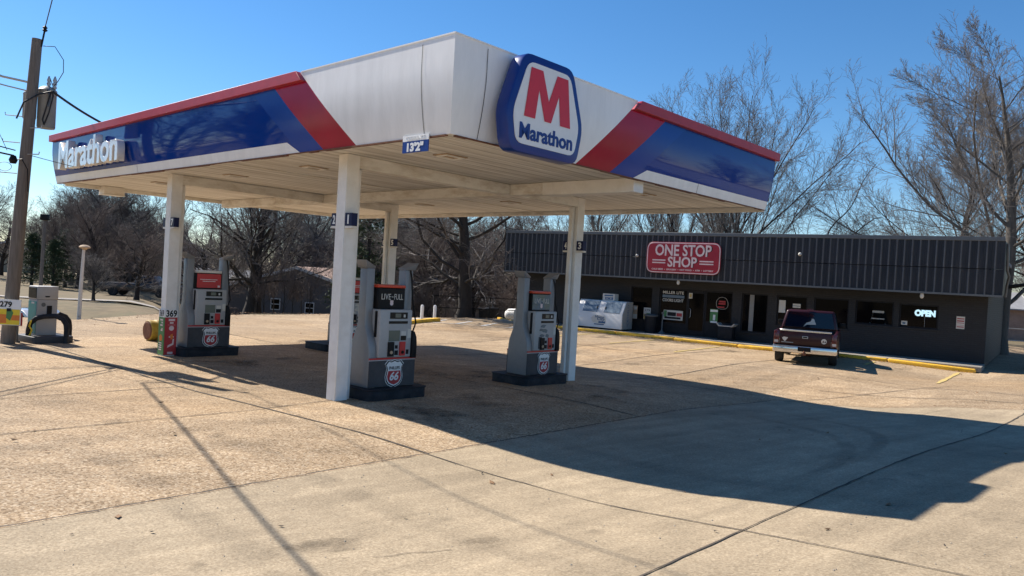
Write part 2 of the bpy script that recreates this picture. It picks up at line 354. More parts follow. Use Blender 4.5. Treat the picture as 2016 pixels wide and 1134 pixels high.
def text(name, body, mt, size, parent, loc, face='-y', width=None, extrude=.004, offset=0, shear=0, align='CENTER', rotin=0, extra_z=1.0, bevel=0):
    """flat lettering as a mesh. face: direction the letters look towards in the parent's frame"""
    cu = bpy.data.curves.new(name, 'FONT'); cu.body = body; cu.size = size; cu.extrude = extrude; cu.offset = offset; cu.shear = shear
    cu.align_x = align; cu.align_y = 'CENTER'; cu.resolution_u = 3; cu.bevel_depth = bevel
    t = bpy.data.objects.new(name, cu); COL.objects.link(t)
    bpy.context.view_layer.update()
    me = bpy.data.meshes.new_from_object(t.evaluated_get(bpy.context.evaluated_depsgraph_get()))
    bpy.data.objects.remove(t); bpy.data.curves.remove(cu)
    co = np.zeros(len(me.vertices)*3, 'f'); me.vertices.foreach_get('co', co); co = co.reshape(-1, 3)
    if len(co):
        ctr = (co.max(0)+co.min(0))/2
        if align == 'CENTER': co[:, 0] -= ctr[0]
        co[:, 1] -= ctr[1]
        if width: co[:, 0] *= width/max(1e-6, co[:, 0].max()-co[:, 0].min())
        co[:, 1] *= extra_z
        if rotin:
            c, s_ = math.cos(rotin), math.sin(rotin); x, y = co[:, 0].copy(), co[:, 1].copy(); co[:, 0] = c*x-s_*y; co[:, 1] = s_*x+c*y
        X = {'-y': (1, 0, 0), '-x': (0, -1, 0), '+x': (0, 1, 0), '+y': (-1, 0, 0)}[face]; Zn = {'-y': (0, -1, 0), '-x': (-1, 0, 0), '+x': (1, 0, 0), '+y': (0, 1, 0)}[face]
        co = co[:, :1]*np.array(X)+co[:, 1:2]*np.array((0, 0, 1))+co[:, 2:3]*np.array(Zn)
        me.vertices.foreach_set('co', co.astype('f').ravel())
    me.name = name; me.materials.clear(); me.materials.append(M[mt])
    o = bpy.data.objects.new(name, me); COL.objects.link(o); o.parent = parent; o.location = loc
    return o
def copy_tree(o, parent=None):
    c = o.copy(); COL.objects.link(c)
    if parent: c.parent = parent
    for ch in list(o.children): copy_tree(ch, c)
    return c
def rounded(poly, r, k=4):
    out = []; n = len(poly)
    for i in range(n):
        p = Vector(poly[i]); a = (Vector(poly[i-1])-p); b = (Vector(poly[(i+1) % n])-p)
        q = min(r, a.length*.45, b.length*.45); a = p+a.normalized()*q; b = p+b.normalized()*q
        for j in range(k+1):
            t = j/k; out.append(tuple((1-t)**2*a+2*t*(1-t)*p+t*t*b))
    return out
def scaled(poly, d):
    """inset an outline (counter-clockwise) by d"""
    n = len(poly); out = []
    area = sum(poly[i-1][0]*poly[i][1]-poly[i][0]*poly[i-1][1] for i in range(n)); sg = 1 if area > 0 else -1
    for i in range(n):
        p = Vector(poly[i]); a = (p-Vector(poly[i-1])).normalized(); b = (Vector(poly[(i+1) % n])-p).normalized()
        na = Vector((-a.y, a.x))*sg; nb = Vector((-b.y, b.x))*sg; m_ = (na+nb)
        m_ = m_.normalized(); q = d/max(.35, m_.dot(na)); out.append(tuple(p+m_*q))
    return out

# ------------------------------------------------------------------ camera, light, sky
cp, sp_ = math.cos(-.0136), math.sin(-.0136); cr_, sr_ = math.cos(.0581), math.sin(.0581)
FW = Vector((0, cp, sp_)); UP = Vector((0, -sp_, cp)); RT = Vector((1, 0, 0))
RT2 = cr_*RT+sr_*UP; UP2 = -sr_*RT+cr_*UP
cam = bpy.data.cameras.new('camera'); cam.sensor_width = 36; cam.lens = F_PX/2016*36; cam.clip_start = .1; cam.clip_end = 3000
co = bpy.data.objects.new('camera', cam); COL.objects.link(co)
mw = Matrix((RT2, UP2, -FW)).transposed().to_4x4(); mw.translation = (0, 0, CAM_H); co.matrix_world = mw
scene.camera = co
def at(px, py, Y):
    """world point on the sight line of a photo pixel at depth Y"""
    d = FW+RT2*(px-1008)/F_PX-UP2*(py-567)/F_PX
    return Vector((0, 0, CAM_H))+d*(Y/d.y)
SUN_EL = R(42.3)
hd = (-E1+.14*E2).normalized()                       # the way shadows fall
sd = Vector((hd.x*math.cos(SUN_EL), hd.y*math.cos(SUN_EL), -math.sin(SUN_EL)))
sl = bpy.data.lights.new('sun', 'SUN'); sl.energy = 5.0; sl.angle = R(.53); sl.color = (1, .93, .83)
so = bpy.data.objects.new('sun', sl); COL.objects.link(so); so.rotation_euler = sd.to_track_quat('-Z', 'Y').to_euler(); so.location = (-30, 30, 30)
wd = bpy.data.worlds.new('World'); scene.world = wd; wd.use_nodes = True; nt = wd.node_tree
sky = nt.nodes.new('ShaderNodeTexSky'); sky.sky_type = 'NISHITA'; sky.sun_disc = False; sky.sun_elevation = SUN_EL
sky.sun_rotation = math.atan2(-hd.x, -hd.y); sky.air_density = 1.0; sky.dust_density = .05; sky.ozone_density = 5.0; sky.altitude = 200
bg = nt.nodes['Background']; bg.inputs['Strength'].default_value = .087
hs = nt.nodes.new('ShaderNodeHueSaturation'); hs.inputs['Saturation'].default_value = 1.2
nt.links.new(sky.outputs[0], hs.inputs['Color']); nt.links.new(hs.outputs[0], bg.inputs[0])
vs = scene.view_settings; vs.view_transform = 'Standard'; vs.look = 'None'; vs.gamma = 1; vs.use_curve_mapping = False; vs.exposure = 0.74
scene.cycles.max_bounces = 8; scene.cycles.sample_clamp_indirect = 6

# ------------------------------------------------------------------ ground
def sheet(name, mtl, x0, x1, y0, y1, step, keep, zf, frame=None, snap=None, label=None):
    nx, ny = int((x1-x0)/step)+1, int((y1-y0)/step)+1
    vs_ = []; ok = []
    for j in range(ny):
        for i in range(nx):
            x, y = x0+(x1-x0)*i/(nx-1), y0+(y1-y0)*j/(ny-1)
            if frame: q = frame(x, y); x, y = q.x, q.y
            ins = keep(x, y)
            if not ins and snap is not None:
                d, qx, qy = near_poly(snap, x, y)
                if d < step*1.1: x, y = qx, qy; ins = True
            vs_.append((x, y, zf(x, y))); ok.append(ins)
    fs = [(j*nx+i, j*nx+i+1, (j+1)*nx+i+1, (j+1)*nx+i) for j in range(ny-1) for i in range(nx-1)
          if ok[j*nx+i] and ok[j*nx+i+1] and ok[(j+1)*nx+i+1] and ok[(j+1)*nx+i]]
    mb = MB(); mb.v = vs_; mb.f = [list(f) for f in fs]; mb.mi = [0]*len(fs)
    o = mb.build(name, mtl, smooth=60, normals=False)
    bm = bmesh.new(); bm.from_mesh(o.data); bmesh.ops.delete(bm, geom=[v for v in bm.verts if not v.link_faces], context='VERTS')
    bmesh.ops.recalc_face_normals(bm, faces=bm.faces)
    if sum(f.normal.z for f in bm.faces) < 0: bmesh.ops.reverse_faces(bm, faces=bm.faces)
    bm.to_mesh(o.data); bm.free()
    return tag(o, kind='structure')
sheet('forecourt', 'lot', -70, 60, -34, 47.2, .5, lambda x, y: inside(LOT, x, y), Z, snap=LOT)
APR = [(-.25, -32), (-.25, 9.9), (-4.4, 13.0), (-14, 13.4), (-14, -32)]
APW = [tuple(W(*q).xy) for q in APR]
def uvf(a, b): return W(a, b)
sheet('apron', 'apron', -14, -.25, -32, 13.4, .45, lambda x, y: inside(APW, x, y) or near_poly(APW, x, y)[0] < .02, lambda x, y: Z(x, y)+.012, frame=uvf, snap=APW)
# terrain out to the horizon, on rings round the lot
mb = MB(); rings = [0, 6, 12, 17, 21, 25, 29, 33, 37, 41, 46, 52, 60, 70, 82, 97, 115, 140, 175, 220, 290, 400, 560, 800, 1300]; NA = 120
for r in rings:
    for j in range(NA):
        a = 2*math.pi*j/NA; x, y = r*math.sin(a), 8+r*math.cos(a); mb.v.append((x, y, TZ(x, y)))
for i in range(len(rings)-1):
    for j in range(NA):
        mb.f.append([i*NA+j, i*NA+(j+1) % NA, (i+1)*NA+(j+1) % NA, (i+1)*NA+j]); mb.mi.append(0)
o = mb.build('ground', 'grass', smooth=80); tag(o, kind='structure')
bm = bmesh.new(); bm.from_mesh(o.data)
if sum(f.normal.z*f.calc_area() for f in bm.faces) < 0: bmesh.ops.reverse_faces(bm, faces=bm.faces); bm.to_mesh(o.data)
bm.free()
def ribbon(mb, pts, w, dz=.008, zf=Z, jit=0, mi=0, step=.35):
    """a flat band following the ground along a polyline of (x,y)"""
    P = []
    for a, b2 in zip(pts[:-1], pts[1:]):
        a, b2 = Vector(a), Vector(b2); n = max(1, int((b2-a).length/step))
        P += [a+(b2-a)*i/n for i in range(n)]
    P.append(Vector(pts[-1])); k = len(mb.v)
    for i, p in enumerate(P):
        t = (P[min(i+1, len(P)-1)]-P[max(i-1, 0)]).normalized(); n_ = Vector((-t.y, t.x))
        q = p+n_*random.uniform(-jit, jit); hw = w/2*random.uniform(.55, 1.35) if jit else w/2
        for s_ in (1, -1):
            e = q+n_*hw*s_; mb.v.append((e.x, e.y, zf(e.x, e.y)+dz))
    for i in range(len(P)-1): mb.f.append([k+2*i, k+2*i+1, k+2*i+3, k+2*i+2]); mb.mi.append(mi)
def uvl(*a): return [tuple(W(u, v).xy) for u, v in a]
mb = MB()
for u in (3.1, 5.85, 8.6, 11.35, 14.1): ribbon(mb, uvl((u, -.6), (u, -12)), .022, jit=.006)
ribbon(mb, uvl((3.15, -.6), (3.3, .8)), .02, jit=.006)
ribbon(mb, uvl((18, -.95), (8.7, -.8), (3, -.56), (-.25, -.25)), .035, jit=.008)
for v in (4.5, 9.6, 14.7): ribbon(mb, uvl((-.25, v), (20, v)), .028, jit=.006)
for u in (3.1, 5.85, 8.6, 11.35): ribbon(mb, uvl((u, 8.2), (u, 20)), .035, jit=.008)
ribbon(mb, uvl((2.8, 15.2), (-4.2, 15.8)), .03, jit=.008)
ribbon(mb, uvl((-.25, 12.4), (-9, 16.3)), .03, jit=.008); ribbon(mb, uvl((-4.4, 13), (-3.8, 20.5)), .025, jit=.006)
ribbon(mb, uvl((-.3, 9.7), (-2.2, 16.5)), .022, jit=.006)
tag(mb.build('pavement_joints', 'joint', normals=False), kind='structure')
mb = MB(); za = lambda x, y: Z(x, y)+.012
ribbon(mb, uvl((-.25, -.3), (-1.8, -.25), (-4.4, -.42), (-6.2, -.62), (-9, -.8)), .016, zf=za, jit=.006, step=.2)
ribbon(mb, uvl((-4.4, -9), (-4.42, -1.4), (-4.45, 4), (-4.5, 13)), .02, zf=za, jit=.008, step=.2)
ribbon(mb, uvl((-.235, -28), (-.235, 9.9)), .026, zf=za, jit=.01, step=.12)
ribbon(mb, uvl((-.25, 9.9), (-4.4, 13.0), (-14, 13.4)), .02, zf=za, jit=.01)
tag(mb.build('apron_joints', 'joint', normals=False), kind='structure')
mb = MB(); random.seed(3)
def crack(p, q, n=9, amp=.22):
    p, q = Vector(p), Vector(q); d = (q-p); nn = Vector((-d.y, d.x)).normalized()
    ribbon(mb, [tuple(W(*(p+d*i/n+nn*random.uniform(-amp, amp))).xy) for i in range(n+1)], .009, zf=za, jit=.006, step=.12)
for a in [((-3.1, 7.3), (-3.7, 9.2)), ((-3.3, 8.1), (-5.6, 10.6)), ((-2.6, 9.2), (-4.3, 9.9)), ((-2.6, 9.2), (-3.3, 11.6)), ((-1.6, 9.9), (-2.9, 10.4)), ((-4.4, 9.7), (-5.3, 12.1)), ((-2.7, 7.2), (-3.2, 7.4)), ((-1.0, 8.9), (-2.2, 10.3)), ((-3.9, 9.2), (-4.4, 8.0))]: crack(*a, n=7, amp=.09)
crack((-2.6, -2.9), (-2.9, -2.35), 8, .02)
tag(mb.build('pavement_cracks', 'crack', normals=False), kind='structure')
def blot(mb, u, v, ru, rv, rot=0, zf=za, dz=.004, n=36, amp=.12):
    k = len(mb.v); ph = [random.uniform(0, 6) for _ in range(4)]; c = W(u, v)
    mb.v.append((c.x, c.y, zf(c.x, c.y)+dz))
    for i in range(n):
        a = 2*math.pi*i/n; r = 1+amp*(math.sin(2*a+ph[0])+.7*math.sin(3*a+ph[1])+.5*math.sin(5*a+ph[2])+.4*math.sin(9*a+ph[3]))
        x, y = ru*r*math.cos(a), rv*r*math.sin(a); q = W(u+x*math.cos(rot)-y*math.sin(rot), v+x*math.sin(rot)+y*math.cos(rot))
        mb.v.append((q.x, q.y, zf(q.x, q.y)+dz))
    for i in range(n): mb.f.append([k, k+1+i, k+1+(i+1) % n]); mb.mi.append(0)
def marks(name, mt, shapes, dz):
    # soft edged blots and bands: the 'amount' attribute falls to nothing at the rim
    V = []; F_ = []; A = []
    for sh in shapes:
        if sh[0] == 'blot':
            _, u, v, ru, rv, rot, k_ = sh; ph = [random.uniform(0, 6) for _ in range(4)]; base = len(V); n = 40
            for t, am in ((0, 1), (.45, 1), (.8, .7), (1, 0)):
                for i in range(n):
                    a = 2*math.pi*i/n; r = t*(1+.14*(math.sin(2*a+ph[0])+.7*math.sin(3*a+ph[1])+.5*math.sin(5*a+ph[2])+.4*math.sin(9*a+ph[3])))
                    x, y = ru*r*math.cos(a), rv*r*math.sin(a); q = W(u+x*math.cos(rot)-y*math.sin(rot), v+x*math.sin(rot)+y*math.cos(rot)); V.append((q.x, q.y, Z(q.x, q.y)+dz)); A.append(am*k_)
            for r in range(3):
                for i in range(n): F_.append((base+r*n+i, base+r*n+(i+1) % n, base+(r+1)*n+(i+1) % n, base+(r+1)*n+i))
        else:
            _, pts, w_, k_ = sh; P = [Vector(W(*q).xy) for q in pts]
            for _ in range(2): P = [P[0]]+[c for a, b in zip(P[:-1], P[1:]) for c in (a*.75+b*.25, a*.25+b*.75)]+[P[-1]]
            Q = []
            for a, b in zip(P[:-1], P[1:]):
                n = max(1, int((b-a).length/.4)); Q += [a+(b-a)*i/n for i in range(n)]
            base = len(V); n = len(Q)
            for i, q in enumerate(Q):
                t = (Q[min(i+1, n-1)]-Q[max(i-1, 0)]).normalized(); nn = Vector((-t.y, t.x)); e = min(1, i/6, (n-1-i)/6)
                for o_, am in ((-.5, 0), (-.28, 1), (.28, 1), (.5, 0)): c = q+nn*o_*w_; V.append((c.x, c.y, Z(c.x, c.y)+dz)); A.append(am*k_*e)
            for i in range(n-1):
                for j in range(3): F_.append((base+i*4+j, base+i*4+j+1, base+i*4+j+5, base+i*4+j+4))
    me = bpy.data.meshes.new(name); me.from_pydata(V, [], F_); me.materials.append(M[mt]); at_ = me.attributes.new('amount', 'FLOAT', 'POINT'); at_.data.foreach_set('value', A); me.update()
    o = bpy.data.objects.new(name, me); COL.objects.link(o); return tag(o, kind='structure')
random.seed(17)
sh = [('blot', -2.12, -3.0, .2, .36, .75, .55)]
for (u, v) in ((3.3, 1.7), (3.3, 5.7), (10, 1.7), (10, 5.6)):
    for sg in (-1, 1):
        for _ in range(5): sh.append(('blot', u+sg*random.uniform(.9, 2.3), v+random.uniform(-1.2, 1.6), random.uniform(.1, .45), random.uniform(.12, .6), random.uniform(0, 3), random.uniform(.3, .9)))
for _ in range(26): sh.append(('blot', random.uniform(1, 22), random.uniform(-5, 19), random.uniform(.05, .3), random.uniform(.06, .35), random.uniform(0, 3), random.uniform(.2, .6)))
for _ in range(10): sh.append(('blot', random.uniform(-6, -.6), random.uniform(-5, 10), random.uniform(.05, .22), random.uniform(.06, .3), random.uniform(0, 3), random.uniform(.15, .4)))
for s_ in (-10, -7.2, -4.2, -1.6, -12.5):
    for _ in range(2): q = S(s_+random.uniform(-.4, .4), -random.uniform(1.2, 3.4)); sh.append(('blot', *uv_of(q.x, q.y), random.uniform(.12, .3), random.uniform(.15, .4), random.uniform(0, 3), random.uniform(.4, .9)))
marks('oil_stains', 'stain', sh, .0165)
sh = []
for v0, r in ((5.2, 0), (6.6, 0)):
    sh.append(('band', [(-.6, v0+1.6), (-2.4, v0+1.2), (-3.6, v0-.3), (-4.0, v0-2.4), (-3.9, v0-5.2)], .26, .9))
for u in (1.2, 2.2, 5.0, 6.2, 7.6, 8.6, 11.6): sh.append(('band', [(u, -9), (u+.1, -2), (u-.1, 5), (u, 12), (u+.4, 19)], .55, .55))
for v in (-3.6, -2.1, 1.5): sh.append(('band', [(-9, v-.4), (-4, v), (0, v+.2), (4, v+.1)], .4, .5))
sh.append(('band', [(2, -2.2), (6, -3), (12, -2.6), (18, -1.5), (24, 2)], .9, .5)); sh.append(('band', [(4, 12.5), (10, 13.5), (16, 14), (22, 13)], 1.2, .6))
marks('tyre_marks', 'tyremark', sh, .0145)
# side road beyond the lawn on the left
mb = MB(); ribbon(mb, [(-70, 44), (-40, 41), (-24, 42.5), (-14, 47), (-6, 55)], 2.6, dz=.05, zf=TZ, step=1.2)
tag(mb.build('side_road', 'road', normals=False), kind='structure')
mb = MB()
for a in [((-.43, -.55), (-.54, -5.2)), ((-8.3, -.5), (-8.3, -4.9)), ((1.9, -.2), (1.75, -5)), ((-2.9, -.5), (-2.9, -2.2)), ((-10.9, -.5), (-10.9, -4.6)), ((-13.5, -.5), (-13.5, -4.6))]:
    ribbon(mb, [tuple(S(*a[0]).xy), tuple(S(*a[1]).xy)], .12, dz=.014, jit=.002)
tag(mb.build('yellow_bay_lines', 'line_y', normals=False), kind='structure')
mb = MB()
for s_ in (-21.3, -20.2, -19.1, -18.0, -16.9): ribbon(mb, [tuple(S(s_-.7, -2.0+(s_+21)*.42).xy), tuple(S(s_+.25, -4.4+(s_+21)*.42).xy)], .15, dz=.014, jit=.002)
ribbon(mb, [tuple(S(-20.9, -4.4).xy), tuple(S(-16.6, -2.4).xy)], .11, dz=.014, jit=.002)
tag(mb.build('white_hatch_lines', 'line_w', normals=False), kind='structure')

# ------------------------------------------------------------------ canopy
can = thing('canopy', 'flat station canopy with silver, blue and red curved fascia on four white columns', 'canopy', C0, CAN_ROT)
def inset(z): return .0 if z >= 4.85 else .115*((4.85-z)/.84)**1.6
ZT, ZB = 5.25, 4.01
ZS = [4.0, 4.03, 4.08, 4.14, 4.18, 4.26, 4.36, 4.48, 4.62, 4.74, 4.85, 4.98, 5.09, 5.17, 5.25]
def PL(off=0):   # the long fascia (v = 0), local frame (x=v, y=u)
    return lambda u, z: (inset(z)-off, u, z)
def PR(off=0):   # the short fascia (u = 0)
    return lambda v, z: (v, inset(z)-off, z)
def PLb(u, z): return (L2-inset(z), u, z)
def PRb(v, z): return (v, L1-inset(z), z)
def lin(a, za_, b, zb_): return lambda z: a+(b-a)*(z-za_)/(zb_-za_)
def upto(lo, hi): return [lo]+[z for z in ZS if lo+.005 < z < hi-.005]+[hi]
def fascia(P, Lx, e, n0, tail):
    """e: edge functions white|red|flat blue|blue, n0 prefix unused"""
    w, r_, f_, bz = e
    P0 = P(0)
    for nm, mt, a, b2, lo, hi in [('silver_panel', 'silver', lambda z: inset(z), w, 4.0, 5.25), ('red_stripe', 'red', w, r_, 4.0, 5.09), ('flat_blue_panel', 'blue2', r_, f_, 4.0, 5.09)]:
        m_ = MB().strips(upto(lo, hi), a, b2, P0, 6); m_.build(nm, mt, can, smooth=50, normals=False)
    end = lambda z: Lx-inset(z)
    MB().strips(upto(4.18, 5.09), f_, end, P(-.004), 24).build('blue_panel', 'blue', can, smooth=50, normals=False)
    fb = lin(f_(4.0), 4.0, f_(4.18)+.12, 4.18)
    MB().strips(upto(4.0, 4.18), f_, lambda z: fb(z)+.01, P(-.003), 2).build('flat_blue_panel', 'blue2', can, smooth=50, normals=False)
    MB().strips(upto(4.0, 4.18), fb, end, P(.006), 12).build('lower_band', 'silver', can, smooth=50, normals=False)
    return end
# edges as straight slanted lines in (along, height)
eL = [lin(2.19, 4.02, 3.62, 5.25), lin(3.05, 4.02, 4.42, 5.12), lin(3.72, 4.03, 5.1, 5.09)]
eR = [lin(2.77, 4.02, 4.2, 5.25), lin(3.62, 3.97, 5.07, 5.09), lin(4.3, 3.97, 5.72, 5.03)]
fascia(PL, L1, eL+[None], 'L', 0); fascia(PR, L2, eR+[None], 'R', 0)
# the two far sides: silver at the far corner, blue elsewhere
for P_, Lx, w0 in ((PLb, L1, 11.0), (PRb, L2, 5.4)):
    MB().strips(upto(4.18, 5.09), lambda z: inset(z), lambda z: w0, P_, 10).build('blue_panel', 'blue', can, smooth=50)
    MB().strips(upto(4.0, 5.25), lambda z: w0, lambda z: Lx-inset(z), P_, 6).build('silver_panel', 'silver', can, smooth=50)
    MB().strips(upto(4.0, 4.18), lambda z: inset(z), lambda z: w0, P_, 10).build('lower_band', 'silver', can, smooth=50)
for P_, t_, ax in ((PL, .62, 0), (PR, .59, 1), (PL, 10.2, 0), (PR, 6.5, 1)):
    lo_, hi_ = (4.0, 5.2) if t_ < 1 else (4.0, 4.18)
    MB().strips(upto(lo_, hi_), lambda z: t_-.005, lambda z: t_+.005, P_(.009), 1).build('panel_seam', 'joint', can, normals=False)
# red cap rails on top of the blue lengths (long, short and the two far sides)
mb = MB(); a0 = eL[0](5.09); mb.prism([(-.075, 5.095), (.06, 5.095), (.06, 5.262), (-.075, 5.262)], 'y', 0, 1)
def cap(poly3): return poly3
def rail(pts, name='red_cap'):
    mb = MB(); mb.add(pts, [(0, 1, 2, 3), (7, 6, 5, 4), (0, 4, 5, 1), (1, 5, 6, 2), (2, 6, 7, 3), (3, 7, 4, 0)]); return mb.build(name, 'redcap', can, bevel=.006, seg=1)
e0, e1_ = eL[0](5.095)+.03, eL[0](5.262)+.0
rail([(-.08, e0, 5.095), (.06, e0, 5.095), (.06, e1_, 5.262), (-.08, e1_, 5.262), (-.08, L1+.08, 5.095), (.06, L1+.08, 5.095), (.06, L1+.08, 5.262), (-.08, L1+.08, 5.262)])
e0, e1_ = eR[0](5.095)+.03, eR[0](5.262)
rail([(e0, -.08, 5.095), (e0, .06, 5.095), (e1_, .06, 5.262), (e1_, -.08, 5.262), (L2+.08, -.08, 5.095), (L2+.08, .06, 5.095), (L2+.08, .06, 5.262), (L2+.08, -.08, 5.262)])
MB().box(L2-.06, L2+.08, .062, 11.0, 5.095, 5.262).build('red_cap', 'redcap', can)
MB().box(.062, 5.4, L1-.06, L1+.08, 5.095, 5.262).build('red_cap', 'redcap', can)
mb = MB(); mb.box(-.01, .05, -.01, eL[0](5.25)-.03, 5.25, 5.268); mb.box(.05, eR[0](5.25)-.03, -.01, .05, 5.25, 5.268); mb.build('top_flashing', 'silver', can)
MB().box(.13, L2-.1, .13, L1-.1, 5.0, 5.08).build('roof_deck', 'roofgrey', can)
MB().add([(.11, .11, 4.055), (L2-.11, .11, 4.055), (L2-.11, L1-.11, 4.055), (.11, L1-.11, 4.055)], [(0, 1, 2, 3)]).build('ceiling', 'ceiling', can, normals=False)
MB().box(L2-.25, L2-.122, .12, L1-.12, 3.955, 4.05).box(.3, L2-.255, L1-.25, L1-.122, 3.955, 4.05).build('edge_trim', 'soffit_trim', can)
mb = MB(); random.seed(11)     # ragged, rusty drip edge along the two near sides
for (ax, Lx) in ((0, L1), (1, L2)):
    t = .2
    while t < Lx-.2:
        w_ = random.uniform(.15, .9); d = random.uniform(.008, .03)
        if True:
            q = (.1, .15, t, min(t+w_, Lx-.15)+.002, 4.0-d, 4.0-.001) if ax == 0 else (t, min(t+w_, Lx-.15), .1, .15, 4.0-d, 4.0-.001)
            mb.box(*q)
        t += w_
mb.build('drip_edge', 'rust', can)
MB().box(4.62, 4.86, .35, L1-.3, 3.83, 4.05).build('beam', 'soffit_trim', can, bevel=.01, seg=1)
MB().box(4.585, 4.895, .25, 2.35, 3.8, 4.05).build('beam_cover', 'white', can, bevel=.01, seg=1)
for u in (3.34, 9.97):
    MB().box(.9, 4.615, u-.12, u+.12, 3.84, 4.05).build('beam', 'soffit_trim', can, bevel=.01, seg=1)
    MB().box(4.9, 6.95, u-.12, u+.12, 3.84, 4.05).build('beam', 'soffit_trim', can, bevel=.01, seg=1)
MB().box(.14, L2-.26, 6.58, 6.62, 4.035, 4.052).build('ceiling_batten', 'soffit_trim', can)
def fixture(u, v):
    mb = MB().box(v-.23, v+.23, u-.17, u+.17, 4.04, 4.054); o = mb.build('light_housing', 'tan', can, bevel=.012, seg=1)
    mb = MB()
    for a in ((v-.19, v+.19, u-.13, u-.1), (v-.19, v+.19, u+.1, u+.13), (v-.19, v-.16, u-.1, u+.1), (v+.16, v+.19, u-.1, u+.1)): mb.box(*a, 4.022, 4.039)
    mb.build('light_trim', 'whiteclean', o)
for u, v in [(1.75, 1.62), (5.4, 1.47), (8.5, 1.5), (12.3, 1.5), (1.45, 6.75), (5.65, 7.25), (8.85, 7.2), (12.3, 7.2)]: fixture(u, v)
def flag(parent, u, v, sg, digit):
    far = sg < 0
    s0, s1 = (u-sg*.135, u-sg*(.25 if far else .315))
    y0, y1 = min(s0, s1), max(s0, s1)
    f = MB().prism([(v-.12, y0), (v-.005, y0), (v+.03, (y0+y1)/2), (v-.005, y1), (v-.12, y1)], 'z', 2.87, 3.08).build('number_flag', 'flagblue', parent, normals=True)
    MB().box(v-.118, v-.003, y0, y1, 2.83, 2.868).build('flag_base', 'soffit_trim', f)
    if digit != '8': text('flag_number', digit, 'signwhite', .2, f, (v-.123, (y0+y1)/2-(.018 if far else 0), 2.975), '-x', offset=.006, width=.065 if far else None)
for u, v, side, d1, d2 in [(3.34, .83, 1, '1', '2'), (3.34, 6.98, -1, '3', '4'), (9.97, .83, 1, '7', '8'), (9.97, 6.98, -1, '5', '6')]:
    zb = Z(*W(u, v).xy)-.05
    c = MB().box(v-.125, v+.125, u-.125, u+.125, zb, 4.05).build('column', 'white', can, bevel=.008, seg=1)
    x0, x1 = (v+.14, v+.22) if side > 0 else (v-.22, v-.14)
    MB().box(x0, x1, u-.05, u+.05, zb, 3.83).build('downspout', 'white', c, bevel=.008, seg=1)
    flag(c, u, v, 1, d1); flag(c, u, v, -1, d2)
# raised word on the long fascia
t = text('raised_lettering', 'Marathon', 'letter', 1.0, can, (-.13, 12.55, 4.6), '-x', width=3.95, extrude=.07, offset=.022, bevel=.012)
zz = [v.co.z for v in t.data.vertices]; k_ = .7/(max(zz)-min(zz))
for v_ in t.data.vertices: v_.co.z *= k_
# shield sign on the short fascia
def hexpoly(): return [(-.53, 5.235), (-.83, 4.42), (-.72, 3.88), (.72, 3.88), (.83, 4.42), (.53, 5.235)]
def shield_sign(name, label, loc, rotz):
    s_ = thing(name, label, 'station sign', loc, rotz)
    hp = rounded(hexpoly()[::-1], .16)
    MB().prism(hp, 'y', -.30, -.075).build('sign_box', 'signblue', s_, bevel=.025, smooth=35)
    MB().prism(rounded(scaled(hexpoly()[::-1], .115), .13), 'y', -.312, -.302).build('sign_face', 'signwhite', s_)
    mm = [(-.5, 0), (-.4, .64), (-.155, .64), (0, .27), (.155, .64), (.4, .64), (.5, 0), (.27, 0), (.215, .38), (.07, 0), (-.07, 0), (-.215, .38), (-.27, 0)]
    mp_ = [(x, 4.37+z*1.06) for x, z in mm]
    bm = bmesh.new(); vv = [bm.verts.new((x, -.318, z)) for x, z in mp_]; bm.faces.new(vv); bmesh.ops.triangulate(bm, faces=bm.faces, ngon_method='EAR_CLIP')
    me = bpy.data.meshes.new('sign_letter'); bm.to_mesh(me); bm.free(); me.materials.append(M['signred'])
    o = bpy.data.objects.new('sign_letter', me); COL.objects.link(o); o.parent = s_
    text('sign_lettering', 'Marathon', 'signblue', .3, s_, (0, -.317, 4.17), '-y', width=1.14, offset=.008, extra_z=.98)
    return s_
q = W(0, 1.53, 0); shield_sign('station_sign', 'blue bordered hexagonal sign with big red M between silver panel and red stripe', q, CAN_ROT)
q = W(L1-.35, 1.42, 3.83); bx = thing('junction_box', 'cream metal box under the canopy edge nearest the utility pole', 'box', q, CAN_ROT); MB().box(-.27, .27, -.2, .2, .0, .22).build('box_body', 'soffit_trim', bx, bevel=.01, seg=1); MB().box(-.28, .28, -.21, .21, -.012, -.001).build('box_lid', 'white', bx)
cl = thing('clearance_sign', 'small blue and grey height sign under the silver canopy edge', 'sign', W(.78, .1, 0), CAN_ROT)
MB().box(-.012, .0, -.27, .27, 3.8, 3.955).build('blue_plate', 'signblue', cl)
MB().box(-.012, .0, -.27, .27, 3.957, 4.035).build('grey_plate', 'silver', cl)
text('sign_lettering', "13'2\"", 'signwhite', .15, cl, (-.014, .0, 3.875), '-x', width=.34, extrude=.002, offset=.008)
text('sign_lettering', 'CLEARANCE', 'whiteclean', .08, cl, (-.014, .0, 3.995), '-x', width=.4, extrude=.002)

